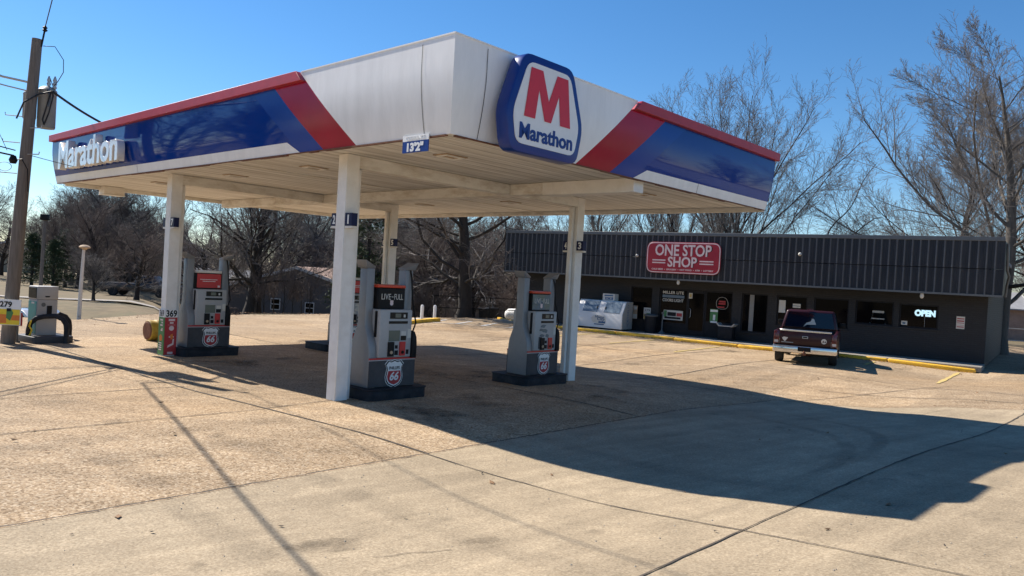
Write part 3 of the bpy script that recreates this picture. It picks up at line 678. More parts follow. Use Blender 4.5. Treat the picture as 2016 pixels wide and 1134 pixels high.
# ------------------------------------------------------------------ fuel pumps
SHIELD = [(0, -.215), (.05, -.2), (.11, -.17), (.15, -.12), (.165, -.05), (.15, .02), (.14, .07), (.155, .12), (.175, .145), (.12, .205), (.07, .19), (.035, .2), (0, .215)]
SHIELD = SHIELD+[(-x, z) for x, z in SHIELD[-2:0:-1]]
def plate(poly, y, th, name, mt, parent, c):
    return MB().prism([(c[0]+x, c[1]+z) for x, z in poly], 'y', y-th, y).build(name, mt, parent)
def pump(label, u, v, topper, mess):
    c = W(u, v); z0 = Z(c.x, c.y)
    p = thing('fuel_pump', label, 'fuel pump', (c.x, c.y, z0+.19), CAN_ROT, 'fuel pumps under the canopy')
    prof = [(-.27, 0), (-.27, .46), (-.265, .58), (-.25, .7), (-.215, .8), (-.165, .92), (-.125, 1.0), (-.105, 1.1), (-.1, 1.2), (-.1, 2.02)]
    prof = prof+[(-y, z) for y, z in prof[::-1]]
    for sg in (-1, 1):
        a, b2 = sorted((sg*.5, sg*.335))
        s_ = MB().prism(prof, 'x', a, b2).build('side_pylon', 'pumpgrey', p, bevel=.012, smooth=50)
        # flared cap on the tower
        xo, xi = sg*.545, sg*.33
        MB().add([(xi, -.115, 2.022), (xo, -.115, 2.022), (xo, .115, 2.022), (xi, .115, 2.022), (xi, -.11, 2.05), (xo+sg*.03, -.16, 2.16), (xo+sg*.03, .16, 2.16), (xi, .11, 2.05)],
                 [(0, 3, 2, 1), (4, 5, 6, 7), (0, 1, 5, 4), (1, 2, 6, 5), (2, 3, 7, 6), (3, 0, 4, 7)]).build('pylon_cap', 'pumpgrey', s_, bevel=.008, seg=1)
    MB().box(-.335, .335, -.245, .245, .0, .45).build('lower_cabinet', 'pumpdark', p)
    for sg in (-1, 1):
        y0, y1 = sorted((sg*.285, sg*.272)); MB().box(-.5, .5, y0, y1, .01, .455).build('lower_panel', 'pumpdark', p, bevel=.005, seg=1)
        MB().box(-.5, .5, y0, y1, .457, .475).build('white_trim', 'pumpface', p); MB().box(-.5, .5, y0-.004, y1+.004, .477, .505).build('red_trim', 'topred', p)
    MB().box(-.34, .36, -.31, .31, .51, 1.33).build('cabinet', 'pumpface', p, bevel=.018, smooth=40)
    MB().box(-.36, -.3, -.235, -.19, .86, 1.3).build('side_vent', 'black', p)
    F = -.3105
    def pl(x0, x1, z0_, z1, mt, nm, th=.006, par=None): return MB().box(x0, x1, F-th, F-.0006, z0_, z1).build(nm, mt, par or p)
    d = pl(-.13, .25, 1.175, 1.285, 'dk', 'price_display'); MB().box(-.02, .1, F-.008, F-.0065, 1.195, 1.265).build('display_digits', 'lcd', d); MB().box(.16, .2, F-.008, F-.0065, 1.2, 1.25).build('display_sticker', 'paper', d)
    pl(-.15, .26, 1.09, 1.135, 'dk', 'slot')
    pl(-.15, .26, .54, 1.085, 'kero' if mess else 'pumpface', 'control_panel', .003)
    if not mess: pl(-.14, .1, .79, .975, 'lcd', 'screen'); pl(.12, .24, .8, .88, 'dk', 'card_reader'); pl(.13, .235, .885, .96, 'paper', 'notice', .004)
    else:
        rnd = random.Random(mess); mb = MB()
        for i in range(7):
            x, z = rnd.uniform(-.12, .12), rnd.uniform(.82, 1.05); w_, h_ = rnd.uniform(.04, .1), rnd.uniform(.02, .06)
            mb.prism(rounded([(x-w_, z-h_*.3), (x+w_*.6, z-h_), (x+w_, z+h_*.4), (x-w_*.4, z+h_)], .03), 'y', F-.004-.0004*i, F-.0035-.0004*i)
        mb.build('torn_film', 'topblue' if mess == 1 else 'paper', p)
        pl(-.2, -.1, .55, .8, 'pumpdark', 'hose_loop')
    b_ = pl(-.15, -.03, .53, .78, 'black', 'grade_button', .03); MB().lathe([(.03, 0), (.03, .008)], 12, axis='y', o=(-.09, F-.04, .6)).build('octane_badge', 'tan', b_)
    r_ = pl(.1, .215, .54, .78, 'topred', 'grade_button', .03); MB().lathe([(.03, 0), (.03, .008)], 12, axis='y', o=(.155, F-.04, .6)).build('octane_badge', 'black', r_)
    pl(.005, .065, .66, .72, 'black', 'button'); pl(.0, .075, .55, .63, 'black', 'button'); pl(.25, .31, .56, .64, 'black', 'button')
    pl(.27, .345, .84, 1.0, 'paper', 'notice', .003)
    MB().prism([(.365, .49), (.475, .49), (.475, .75), (.46, .86), (.42, .95), (.365, .97)], 'y', -.34, -.2).build('nozzle_boot', 'black', p, bevel=.012)
    MB().tube([(.42, -.26, .93), (.47, -.28, 1.1), (.47, -.16, 1.5), (.45, -.125, 1.9), (.43, -.11, 2.02)], .014, 8).build('hose', 'rubber', p, smooth=60)
    # advertising topper between the towers
    MB().box(-.305, .29, -.16, .16, 1.335, 1.695).build('topper_box', 'black', p, bevel=.01, seg=1)
    art = {'black': 'black', 'blue': 'topblue', 'red': 'topred'}[topper]
    t = MB().box(-.29, .275, -.168, -.1605, 1.36, 1.68).build('topper_art', art, p)
    if topper == 'red':
        MB().box(-.31, .295, -.165, .165, 1.698, 1.76).build('topper_cap', 'soffit_trim', p, bevel=.01, seg=1)
        mb = MB(); rnd = random.Random(int(u*10))
        for z, x0, x1 in ((1.55, -.22, .19), (1.51, -.16, .14)):
            x = x0
            while x < x1:
                w_ = rnd.uniform(.008, .026); mb.box(x, min(x+w_, x1), -.171, -.169, z-.008, z+.008); x += w_+.006
        mb.build('topper_print', 'whiteclean', t)
        MB().box(.2, .255, -.171, -.169, 1.375, 1.42).build('topper_print', 'shoppink', t)
    else:
        MB().box(-.31, .295, -.175, .175, 1.698, 1.75).build('topper_cap', 'capred', p, bevel=.015)
        for body, x, w_ in (('LIVE', -.125, .2), ('FULL', .145, .19)): text('topper_lettering', body, 'paper', .13, t, (x, -.17, 1.545), '-y', width=w_, extrude=.001, extra_z=1.1)
        text('topper_lettering', 'to', 'paper', .05, t, (.01, -.17, 1.545), '-y', extrude=.001)
        MB().prism([(-.002+x*.22, 1.44+z*.22) for x, z in SHIELD], 'y', -.171, -.169).build('topper_emblem', 'shoppink', t)
    # road-shield badge
    bc = (.035, .232); y = -.2875
    bd = plate([(x*1.18, z*1.14) for x, z in SHIELD], y, .003, 'badge', 'whiteclean', p, bc)
    plate([(x*1.12, z*1.085) for x, z in SHIELD], y-.004, .002, 'badge_border', 'shieldblack', bd, bc)
    plate(SHIELD, y-.007, .002, 'badge_face', 'whiteclean', bd, bc)
    low = [(x*.9, z*.9) for x, z in SHIELD if z < .06]
    low = sorted([q_ for q_ in low if q_[0] >= 0], key=lambda q_: q_[1]); low = low+[(.128, .045), (-.128, .045)]+[(-x, z) for x, z in low[::-1] if x > 0]
    plate(low, y-.010, .002, 'badge_field', 'signred' if False else 'postred', bd, bc)
    text('badge_lettering', 'PHILLIPS', 'shieldblack', .07, bd, (bc[0], y-.0125, bc[1]+.095), '-y', width=.225, extrude=.001, offset=.001, extra_z=1.1)
    text('badge_lettering', '66', 'whiteclean', .2, bd, (bc[0], y-.0145, bc[1]-.045), '-y', width=.19, extrude=.001, offset=.005, shear=.25)
    return p
def island(label, u, v0, v1, hw=.5):
    c = W(u, (v0+v1)/2); h = (v1-v0)/2; z0 = Z(c.x, c.y)
    i_ = thing('pump_island', label, 'pump island', (c.x, c.y, z0), CAN_ROT, 'pump islands under the canopy')
    out = rounded([(-h, -hw), (h, -hw), (h, hw), (-h, hw)], .14, 5)
    MB().prism(out, 'z', -.08, .17).build('kerb_body', 'island', i_, bevel=.015)
    MB().prism(scaled(out, -.02), 'z', .172, .19).build('kerb_cap', 'island', i_, bevel=.006, seg=1)
island('black pump island at the foot of the pump by column one', 3.36, 1.12, 2.4)
island('black pump island at the foot of the pump by column three', 3.36, 5.0, 6.42)
island('black pump island beside the column wrapped in green and red posters', 10.0, .98, 2.35)
island('black pump island half hidden behind column one', 10.0, 4.7, 6.42, .55)
pump('grey fuel pump with black LIVE TO FULL topper beside column one', 3.34, 1.74, 'black', 0)
pump('grey fuel pump with sky blue topper and scribbled panel by column three', 3.34, 5.74, 'blue', 1)
pump('grey fuel pump with red topper beside the poster wrapped column', 9.97, 1.66, 'red', 0)
pump('red topped fuel pump with torn panel mostly hidden behind column one', 9.97, 5.74, 'red', 2)
# poster sleeve round column seven
c = W(9.97, .83); z0 = Z(c.x, c.y)
sl_ = thing('poster_sleeve', 'green and red poster sleeve with price 369 round the foot of a white column', 'poster', (c.x, c.y, z0), CAN_ROT)
MB().box(-.145, -.127, -.145, .145, .02, .86).build('green_poster', 'postgreen', sl_); MB().box(-.127, .145, -.145, -.127, .02, .86).build('red_poster', 'postred', sl_)
MB().box(-.145, -.127, -.145, .145, .862, 1.03).box(-.127, .145, -.145, -.127, .862, 1.03).build('price_panel', 'whiteclean', sl_)
text('price_lettering', '369', 'black', .2, sl_, (.01, -.147, .95), '-y', width=.24, extrude=.001, offset=.006); text('price_lettering', '369', 'black', .2, sl_, (-.147, 0, .95), '-x', width=.22, extrude=.001, offset=.004)
MB().lathe([(.055, 0), (.055, .003)], 16, axis='y', o=(.02, -.15, .62)).build('poster_print', 'shoppink', sl_)
for q in ((-.05, .09, .78, .83), (-.02, .06, .72, .76), (-.06, .1, .69, .695), (-.05, .07, .04, .09), (-.03, .08, .41, .44)): MB().box(q[0], q[1], -.149, -.1475, q[2], q[3]).build('poster_print', 'shoppink', sl_)
MB().prism([(-.06, .18), (.08, .25), (.09, .38), (.06, .38), (.05, .28), (-.04, .24)], 'y', -.149, -.1475).build('poster_print', 'shoppink', sl_)
mb = MB(); mb.prism([(.02, .36), (.07, .4), (.05, .5), (-.01, .46)], 'y', -.1495, -.1476); mb.build('poster_print', 'orange', sl_)
for z in (.8, .74, .68, .6, .57): MB().box(-.149, -.1475, -.08, .02+.05*math.sin(z*50), z-.018, z+.018).build('poster_print', 'shoppink', sl_)
for z in (.12, .17, .22, .27): MB().box(-.149, -.1475, -.06, .09, z, z+.025).build('poster_print', 'shoppink', sl_)
MB().prism([(-.07, .34), (.05, .32), (.08, .42), (.0, .48), (-.08, .43)], 'x', -.1495, -.1476).build('poster_print', 'orange', sl_)

# ------------------------------------------------------------------ shop
shop = thing('shop_building', 'low black brick shop with dark corrugated fascia and a row of dark windows', 'shop', S0, ST_ROT)
shop.scale = (SK, 1, 1)
WT = 1.9; ZW = .12      # wall line behind the kerb, walkway height
OPN = [(-13.3, -12.28, .62, 2.12), (-11.95, -8.72, .14, 2.12), (-8.35, -7.3, .5, 2.1), (-6.95, -5.8, .9, 2.1), (-5.55, -4.3, .95, 2.1), (-4.07, -2.78, 1.2, 2.1), (-2.6, -1.35, 1.2, 2.07)]
mb = MB(); x = -19.0
for a, b2, z0, z1 in OPN:
    mb.box(x, a, WT, WT+.22, 0, 2.75); mb.box(a, b2, WT, WT+.22, z1, 2.75); mb.box(a, b2, WT, WT+.22, 0, z0); x = b2
mb.box(x, .1, WT, WT+.22, 0, 2.75); mb.box(-.12, .1, WT+.221, WT+13, 0, 3.9); mb.box(-19, -18.78, WT+.221, WT+13, 0, 3.9); mb.box(-18.779, -.121, WT+12.8, WT+13, 0, 3.9)
mb.build('wall', 'brick', shop)
MB().box(-19.3, .3, 1.0, WT+13.1, 3.95, 4.1).build('roof', 'roofgrey', shop)
MB().box(-18.77, -.13, WT+.23, WT+12.7, .05, .1).build('shop_floor', 'rubber', shop)
MB().box(-19.5, .5, .97, WT, 2.5, 2.54).build('soffit', 'frame', shop)
# corrugated fascia: broad pans between trapezoid ribs, two courses with a lapped seam
def corrug(x0, x1, z0, z1, y, pitch=.245, ph=0):
    mb = MB(); prof = []; x = x0+ph
    prof.append((x0, 0))
    while x+.1 < x1:
        for dx, dy in ((0, 0), (.018, -.042), (.044, -.042), (.062, 0), (.14, 0), (.147, -.012), (.165, -.012), (.172, 0)):
            if x+dx < x1: prof.append((x+dx, dy))
        x += pitch
    prof.append((x1, 0)); k = len(prof)
    mb.v = [(a, y+b2, z0) for a, b2 in prof]+[(a, y+b2, z1) for a, b2 in prof]
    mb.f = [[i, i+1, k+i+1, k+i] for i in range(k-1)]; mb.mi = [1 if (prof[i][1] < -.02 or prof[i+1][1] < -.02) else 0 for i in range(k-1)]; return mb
FY = .93
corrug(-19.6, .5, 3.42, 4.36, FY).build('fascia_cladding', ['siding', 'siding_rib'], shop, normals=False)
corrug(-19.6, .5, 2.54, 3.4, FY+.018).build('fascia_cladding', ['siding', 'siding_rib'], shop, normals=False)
MB().box(-19.62, .52, FY-.05, FY+.1, 4.36, 4.5).build('fascia_cap', 'sidetrim', shop, bevel=.01, seg=1)
MB().box(-19.62, .54, FY-.035, FY+.06, 2.47, 2.54).build('fascia_drip_trim', 'sidetrim', shop)
MB().box(.5, .54, FY-.02, WT+2.2, 2.541, 4.359).build('fascia_end', 'siding', shop)
MB().box(-19.64, -19.6, FY-.02, WT+2.2, 2.541, 4.359).build('fascia_end', 'siding', shop)
MB().tube([(.58, 1.4, 4.3), (.6, 1.45, 3.4), (.66, 1.7, 3.2), (.6, 1.95, 2.9), (.58, 2.0, 2.5)], .04, 8).build('gutter_pipe', 'sidetrim', shop, smooth=60)
for n_, (a, b2, z0, z1) in enumerate(OPN):
    if n_ == 1:
        mb = MB(); mb.box(a, b2, WT+.06, WT+.12, z1-.07, z1)
        for x in (a, -10.72, -9.9, b2-.06): mb.box(x, x+.06, WT+.06, WT+.12, .14, z1-.071)
        mb.box(a+.061, -10.721, WT+.06, WT+.12, .14, .62)
        mb.box(-9.839, b2-.061, WT+.06, WT+.12, .14, .8)
        w_ = mb.build('shopfront_frame', 'frame', shop)
        MB().box(a+.062, -10.722, WT+.08, WT+.09, .622, z1-.072).build('pane', 'glass', w_)
        MB().box(-9.838, b2-.062, WT+.08, WT+.09, .802, z1-.072).build('pane', 'glass', w_)
        dr = MB().box(-10.655, -10.6, WT+.05, WT+.1, .15, 2.04).box(-9.96, -9.905, WT+.05, WT+.1, .15, 2.04).box(-10.6, -9.96, WT+.05, WT+.1, .15, .36).box(-10.6, -9.96, WT+.05, WT+.1, 1.96, 2.04).build('door', 'frame', shop)
        MB().box(-10.599, -9.961, WT+.07, WT+.08, .362, 1.958).build('door_pane', 'glass', dr); MB().tube([(-10.55, WT+.04, .9), (-10.5, WT, .95), (-10.5, WT, 1.25), (-10.55, WT+.04, 1.3)], .012, 6).build('door_handle', 'steel', dr)
        continue
    w_ = MB().box(a, b2, WT+.05, WT+.11, z1-.05, z1).box(a, b2, WT+.05, WT+.11, z0, z0+.05).box(a, a+.05, WT+.05, WT+.11, z0+.051, z1-.051).box(b2-.05, b2, WT+.05, WT+.11, z0+.051, z1-.051).build('window', 'frame', shop)
    MB().box(a+.052, b2-.052, WT+.07, WT+.08, z0+.052, z1-.052).build('pane', 'glass', w_)
    MB().box(a-.04, b2+.04, WT-.04, WT+.04, z0-.05, z0).build('sill', 'brick', w_)
def on_wall(name, label, cat, s, z, t=WT): return thing(name, label, cat, S(s, t, z), ST_ROT)
# window things
sg = on_wall('open_sign', 'lit pale blue OPEN sign inside the last shop window', 'sign', -1.78, 1.76, WT+.06)
text('lit_letters', 'OPEN', 'led', .25, sg, (0, 0, 0), '-y', width=.68, extrude=.005, offset=.018, extra_z=1.15)
MB().box(-.004, .004, .0, .02, -.5, -.14).build('hanging_bracket', 'steel', sg)
pp = on_wall('wall_notice', 'white and red notice plate on the black brick near the corner', 'notice', -.67, 1.51); MB().box(-.13, .13, -.02, -.001, -.22, .22).build('plate', 'paper', pp)
mb = MB()
for z, h_ in ((.14, .035), (.06, .04), (-.01, .02), (-.09, .008), (-.15, .03)): mb.box(-.11 if h_ > .01 else -.12, .11, -.023, -.021, z-h_/2, z+h_/2)
mb.build('print', 'postred', pp)
bt = on_wall('beer_lettering', 'white MILLER LITE and COORS LIGHT lettering on the glass left of the door', 'lettering', -11.35, 1.8, WT+.075)
for z, body in ((.14, 'MILLER LITE'), (-.2, 'COORS LIGHT')): text('white_letters', body, 'paper', .17, bt, (0, -.002, z), '-y', width=.98, extrude=.001, offset=.004)
MB().box(-.5, .52, -.003, -.001, -.09, .03).build('grey_band', 'freezerdoor', bt)
def poster(label, s, z, w_, h_, base, bits, t=WT+.066):
    p_ = on_wall('window_poster', label, 'poster', s, z, t); MB().box(-w_/2, w_/2, -.006, -.001, -h_/2, h_/2).build('sheet', base, p_)
    for mt, x0, x1, z0, z1 in bits: MB().box(x0*w_, x1*w_, -.009, -.0065, z0*h_, z1*h_).build('print', mt, p_)
    return p_
pz = poster('yellow and green price poster 279 low in the window beside the door', -12.5, .93, .34, .52, 'paper', [('line_y', -.46, .46, -.46, -.02), ('postgreen', -.1, .46, -.3, .04)], WT+.045)
text('price_lettering', '279', 'black', .14, pz, (0, -.01, .15), '-y', width=.26, extrude=.001)
poster('narrow tan and white notice in the leftmost shop window', -13.08, .95, .22, .6, 'tan', [('paper', -.48, .48, -.48, -.15), ('paper', -.3, .4, .2, .42)], WT+.045)
poster('wide picture poster under the beer lettering', -11.3, .95, .9, .42, 'paper', [('frame', -.3, .15, -.1, .3), ('postred', .18, .46, -.1, .25), ('frame', -.45, .4, -.4, -.18), ('postgreen', -.48, -.33, -.2, .45)])
poster('small cream notice at the head of the shop door', -10.55, 1.85, .16, .24, 'paper', [('line_y', -.3, .3, -.3, .3)], WT+.045)
poster('green and white picture poster right of the shop door', -9.5, 1.05, .34, .6, 'postgreen', [('whiteclean', -.48, .48, .3, .45), ('whiteclean', -.1, .2, -.3, .1), ('whiteclean', -.4, .45, -.48, -.36)])
poster('white blank sheet in the window above the pickup', -6.75, 1.66, .26, .5, 'paper', [], WT+.045); poster('striped white sheet in the window above the pickup roof', -6.2, 1.72, .3, .16, 'paper', [('frame', -.45, .45, -.1, .0)], WT+.045)
poster('small paper leaning low in the window with the lit sign', -2.42, 1.36, .2, .15, 'paper', [('freezerdoor', -.3, .2, -.3, .2)], WT+.045)
pr = on_wall('neon_badge', 'round outlined neon emblem hanging in the window right of the door', 'sign', -9.18, 1.62, WT+.07)
ring = rounded([(-.24, -.2), (.0, -.27), (.24, -.2), (.26, .05), (.14, .24), (-.1, .26), (-.26, .1)], .12)
mb = MB(); mb.tube([(x, 0, z) for x, z in ring]+[(ring[0][0], 0, ring[0][1])], .011, 6); mb.build('outline_tube', 'freezerside', pr, smooth=60)
MB().box(-.14, .14, -.004, .004, .03, .1).box(-.16, .14, -.004, .004, -.06, .005).box(-.2, .1, -.004, .004, -.2, -.14).build('emblem_bars', 'postred', pr)
stl = on_wall('step_ladder', 'white A-frame step stool standing behind the window left of the lit sign', 'step stool', -3.3, 1.22, WT+.5)
MB().prism([(-.3, 0), (-.24, 0), (-.13, .46), (-.19, .46)], 'y', -.43, -.4).build('leg', 'freezerside', stl); MB().prism([(.3, 0), (.24, 0), (.13, .46), (.19, .46)], 'y', -.43, -.4).build('leg', 'freezerside', stl)
MB().box(-.2, .2, -.434, -.39, .44, .52).build('step', 'freezerside', stl)
MB().box(-.22, .22, -.434, -.39, .2, .24).build('step', 'freezerside', stl)
bl = on_wall('blind_panel', 'tall pale strip standing in the shop window behind the pickup', 'blind', -7.95, 1.25, WT+.055); MB().box(-.09, .09, -.012, -.001, -.7, .8).build('strip', 'trafo', bl)
# big shop sign
ss = on_wall('shop_sign', 'red rounded ONE STOP SHOP sign on the corrugated fascia', 'shop sign', -10.55, 3.42, FY-.06)
out = rounded([(-1.64, -.66), (1.64, -.66), (1.64, .66), (-1.64, .66)], .33, 6)
MB().prism(out, 'y', -.07, .0).build('sign_box', 'shopred', ss, bevel=.01, seg=1)
MB().prism(scaled(out, .015), 'y', -.074, -.0705).build('sign_border', 'shoppink', ss); MB().prism(scaled(out, .055), 'y', -.078, -.0745).build('sign_face', 'shopred', ss)
for body, sz, z, w_ in (('ONE STOP', .62, .32, 2.5), ('SHOP', .55, -.17, 1.3)):
    text('sign_lettering', body, 'frame', sz, ss, (.02, -.079, z-.005), '-y', width=w_+.04, extrude=.001, offset=.004, extra_z=1.06); text('sign_lettering', body, 'shoppink', sz, ss, (0, -.082, z), '-y', width=w_, extrude=.001, offset=.014, extra_z=1.06)
mb = MB()
for sg_ in (-1, 1):
    for z in (-.115, -.225):
        a, b2 = sorted((sg_*.76, sg_*1.36)); mb.box(a, b2, -.081, -.079, z-.026, z+.026)
mb.build('sign_bars', 'shoppink', ss)
text('sign_lettering', 'COLD BEER  \u2022  GROCERY  \u2022  HOT FOOD  \u2022  ATM  \u2022  LOTTERY', 'shoppink', .09, ss, (0, -.08, -.5), '-y', width=2.75, extrude=.001, offset=.003)
# soffit lamps, cameras, floods
def lamp(label, s, z, t, kind):
    l_ = thing('security_light', label, 'security light', S(s, t, z), ST_ROT, 'lights on the shop fascia')
    if kind == 'globe': MB().lathe([(.05, 0), (.055, -.02), (.07, -.1), (.05, -.16), (.02, -.18)], 12).build('lamp_glass', 'paper', l_, smooth=50); MB().lathe([(.06, .03), (.06, .001)], 12).build('lamp_base', 'sidetrim', l_)
    else: MB().box(-.02, .02, -.1, 0, -.02, .02).build('bracket', 'sidetrim', l_); MB().lathe([(.03, -.2), (.07, -.12), (.05, -.05)], 10, axis='y').build('lamp_head', 'paper', l_, smooth=50)
lamp('small white lamp under the fascia above the shop door', -10.75, 2.47, 1.0, 'globe'); lamp('small white lamp under the fascia over the lit OPEN sign', -1.8, 2.47, 1.0, 'globe'); lamp('small white lamp under the fascia behind the pump with sky blue topper', -17.1, 2.47, 1.0, 'globe')
lamp('white flood lamp on the fascia just left of the red shop sign', -12.6, 3.46, FY-.03, 'flood'); lamp('white flood lamp on the fascia above the pickup', -5.9, 3.72, FY-.03, 'flood')
# kerbs, walkway
def kerb(label, pts, w_, h_, mt, seg=2.6):
    k_ = thing('kerb', label, 'kerb', (0, 0, 0)); a, b2 = Vector(pts[0]), Vector(pts[1]); L_ = (b2-a).length; n = max(1, int(L_/seg)); d = (b2-a)/L_; nn = Vector((-d.y, d.x))
    for i in range(n):
        p0, p1 = a+d*(L_*i/n+.008), a+d*(L_*(i+1)/n-.008); mb = MB(); q = []
        for p_, off in ((p0, 0), (p1, 0), (p1, w_), (p0, w_)): c_ = p_+nn*off; q.append((c_.x, c_.y))
        z0 = [Z(*e) for e in q]
        mb.add([(e[0], e[1], z-.05) for e, z in zip(q, z0)]+[(e[0], e[1], z+h_) for e, z in zip(q, z0)], [(0, 3, 2, 1), (4, 5, 6, 7), (0, 1, 5, 4), (1, 2, 6, 5), (2, 3, 7, 6), (3, 0, 4, 7)])
        mb.build('kerb_length', mt, k_, bevel=.045, seg=3)
    return k_
kerb('long yellow kerb along the shop walkway', (S(-18.2, 0).xy, S(.0, 0).xy), .16, .13, 'paint_y')
kerb('short yellow kerb at the far left end of the shop walkway', (S(-20.6, 1.9).xy, S(-18.4, .25).xy), .16, .13, 'paint_y')
kerb('short yellow kerb below the two white bollards', ((-4.45, 31.3), (-3.15, 34.6)), .3, .16, 'paint_y', 9)
mb = MB(); mb.box(-19.6, .12, .165, WT-.001, -.05, .118); wk = mb.build('walkway', 'walk', None, loc=S0, rot=(0, 0, ST_ROT)); wk.scale = (SK, 1, 1); tag(wk, kind='structure')
# ice freezer with a carton on top
fz = thing('ice_freezer', 'white slope fronted ice freezer with two blue doors on the shop walkway', 'ice freezer', S(-14.15, .62, .12), ST_ROT)
side = [(0, .06), (0, .72), (.33, 1.28), (.98, 1.28), (.98, .06)]
MB().prism(side, 'x', -1.2, 1.14).build('freezer_body', 'freezer', fz, bevel=.02, seg=1)
MB().prism([(y+(.004 if y > .5 else .012), z) for y, z in scaled(side, .01)], 'x', 1.141, 1.15).build('freezer_side', 'freezerside', fz)
mb = MB(); mb.box(-1.1, 1.05, .05, .9, 0, .06); mb.build('freezer_plinth', 'black', fz)
nrm = Vector((0, -.56, .33)).normalized()
for x0, x1 in ((-.88, -.14), (.2, .98)):
    def Q(x, s_, o): return (x, .33*s_-.861*o, .72+.56*s_+.508*o)
    d = MB().add([Q(x0, .06, .004), Q(x1, .06, .004), Q(x1, .93, .004), Q(x0, .93, .004), Q(x0, .06, .02), Q(x1, .06, .02), Q(x1, .93, .02), Q(x0, .93, .02)], [(0, 3, 2, 1), (4, 5, 6, 7), (0, 1, 5, 4), (1, 2, 6, 5), (2, 3, 7, 6), (3, 0, 4, 7)]).build('freezer_door', 'freezerdoor', fz)
    xh = x1-.04 if x0 < 0 else x0+.04
    MB().add([Q(xh-.02, .3, .021), Q(xh+.02, .3, .021), Q(xh+.02, .5, .021), Q(xh-.02, .5, .021), Q(xh-.02, .3, .045), Q(xh+.02, .3, .045), Q(xh+.02, .5, .045), Q(xh-.02, .5, .045)], [(0, 3, 2, 1), (4, 5, 6, 7), (0, 1, 5, 4), (1, 2, 6, 5), (2, 3, 7, 6), (3, 0, 4, 7)]).build('door_latch', 'frame', d)
lg = MB().prism(rounded([(-.34, .28), (.3, .22), (.36, .42), (.3, .6), (-.2, .64), (-.42, .5)], .1), 'y', -.008, -.0022).build('print_emblem', 'paper', fz)
for body, x, z, w_ in (('Home', .02, .54, .46), ('City', .1, .43, .4)): text('print_lettering', body, 'freezerblue', .16, lg, (x, -.012, z), '-y', width=w_, extrude=.001, offset=.004, rotin=-.06, shear=.2)
MB().box(-.02, .32, -.011, -.0085, .27, .35).box(-.24, .26, -.011, -.0085, .19, .235).build('print_bar', 'freezerblue', lg)
text('side_lettering', 'ICE/HIELO', 'freezerblue', .22, fz, (1.152, .52, .68), '+x', width=.95, extrude=.001, rotin=math.pi/2)
cb = thing('carton', 'white carton with blue print on top of the ice freezer', 'carton', S(-13.95, 1.2, 1.405), ST_ROT); MB().box(-.33, .27, -.14, .25, 0, .31).build('carton_box', 'paper', cb, bevel=.005, seg=1)
MB().box(-.24, .2, -.143, -.1405, .2, .26).box(-.2, .2, -.143, -.1405, .04, .16).build('carton_print', 'freezerblue', cb); text('carton_lettering', 'ICE', 'paper', .12, cb, (0, -.1445, .1), '-y', width=.3, extrude=.0005)
# bins and ash posts by the door
bn = thing('litter_bin', 'dark litter bin with grey lid under the price poster', 'litter bin', S(-12.1, 1.5, .12), ST_ROT); MB().lathe([(.24, 0), (.25, .05), (.27, .72)], 14).build('bin_body', 'frame', bn, smooth=40); MB().lathe([(.3, .722), (.31, .77), (.26, .8), (.1, .82)], 14).build('bin_lid', 'sidetrim', bn, smooth=40)
tr = thing('picnic_cooler', 'low cart with white tray beside the pillar right of the door', 'cart', S(-8.75, 1.45, .12), ST_ROT); MB().box(-.3, .3, -.2, .2, .0, .55).build('cart_body', 'frame', tr, bevel=.02); MB().prism([(-.28, .56), (.3, .56), (.4, .68), (.36, .7), (.26, .6), (-.24, .6), (-.34, .7), (-.38, .68)], 'y', -.22, .22).build('tray', 'freezerside', tr)
ash = thing('ash_post', 'thin dark ash post on a round foot beside the shop door', 'ash post', S(-11.55, 1.45, .12), ST_ROT); MB().lathe([(.16, 0), (.15, .05), (.05, .12), (.025, .2), (.025, .85), (.05, .87), (.05, .95)], 12).build('post', 'sidetrim', ash, smooth=40)

# ------------------------------------------------------------------ pickup at the kerb
def wheel(parent, x, y, r=.39, w_=.26, out=1):
    t = MB().lathe([(r*.62, -w_/2), (r*.93, -w_/2), (r, -w_*.36), (r, w_*.36), (r*.93, w_/2), (r*.62, w_/2)], 22, axis='x', o=(0, 0, 0)).build('wheel', 'tyre', parent, smooth=40, loc=(x, y, r))
    MB().lathe([(r*.3, out*w_*.3), (r*.58, out*w_*.36), (r*.6, out*w_*.51)], 14, axis='x').build('rim', 'steel', t, smooth=40); return t
qz = S(-4.3, -4.0); tk = thing('pickup_truck', 'maroon pickup truck with silver tailgate rail nosed up to the yellow kerb', 'pickup truck', (qz.x, qz.y, Z(qz.x, qz.y)), ST_ROT+R(11)); tk.scale = (.94, .94, .94)
# local: x right, y forward, rear bumper near y=-1.15, rear axle y=0
lo = [(-1.02, .62), (-1.02, 1.02), (-1.0, 1.1), (.92, 1.1), (1.0, 1.12), (2.78, 1.12), (3.95, 1.06), (4.3, .98), (4.42, .8), (4.42, .45), (4.0, .42), (3.93, .42), (3.87, .66), (3.66, .84), (3.42, .9), (3.18, .84), (2.97, .66), (2.91, .42), (.52, .42), (.46, .66), (.24, .84), (0, .9), (-.24, .84), (-.46, .66), (-.52, .5)]
bd = MB()
for sg_ in (-1, 1):
    a, b2 = sorted((sg_*.98, sg_*.87)); bd.prism(lo, 'x', a, b2)
bd.build('body_side', 'maroon', tk, bevel=.03, smooth=40)
MB().box(-.86, .86, -.93, .9, .55, .64).box(-.86, .86, .9, 1.0, .5, 1.12).box(-.86, .86, 2.7, 4.35, .5, 1.02).build('chassis', 'black', tk)
MB().prism([(2.72, 1.02), (3.95, .985), (4.33, .9), (4.4, .7), (4.4, .5), (2.72, .5)], 'x', -.868, .868).build('bonnet', 'maroon', tk, bevel=.04, smooth=40)
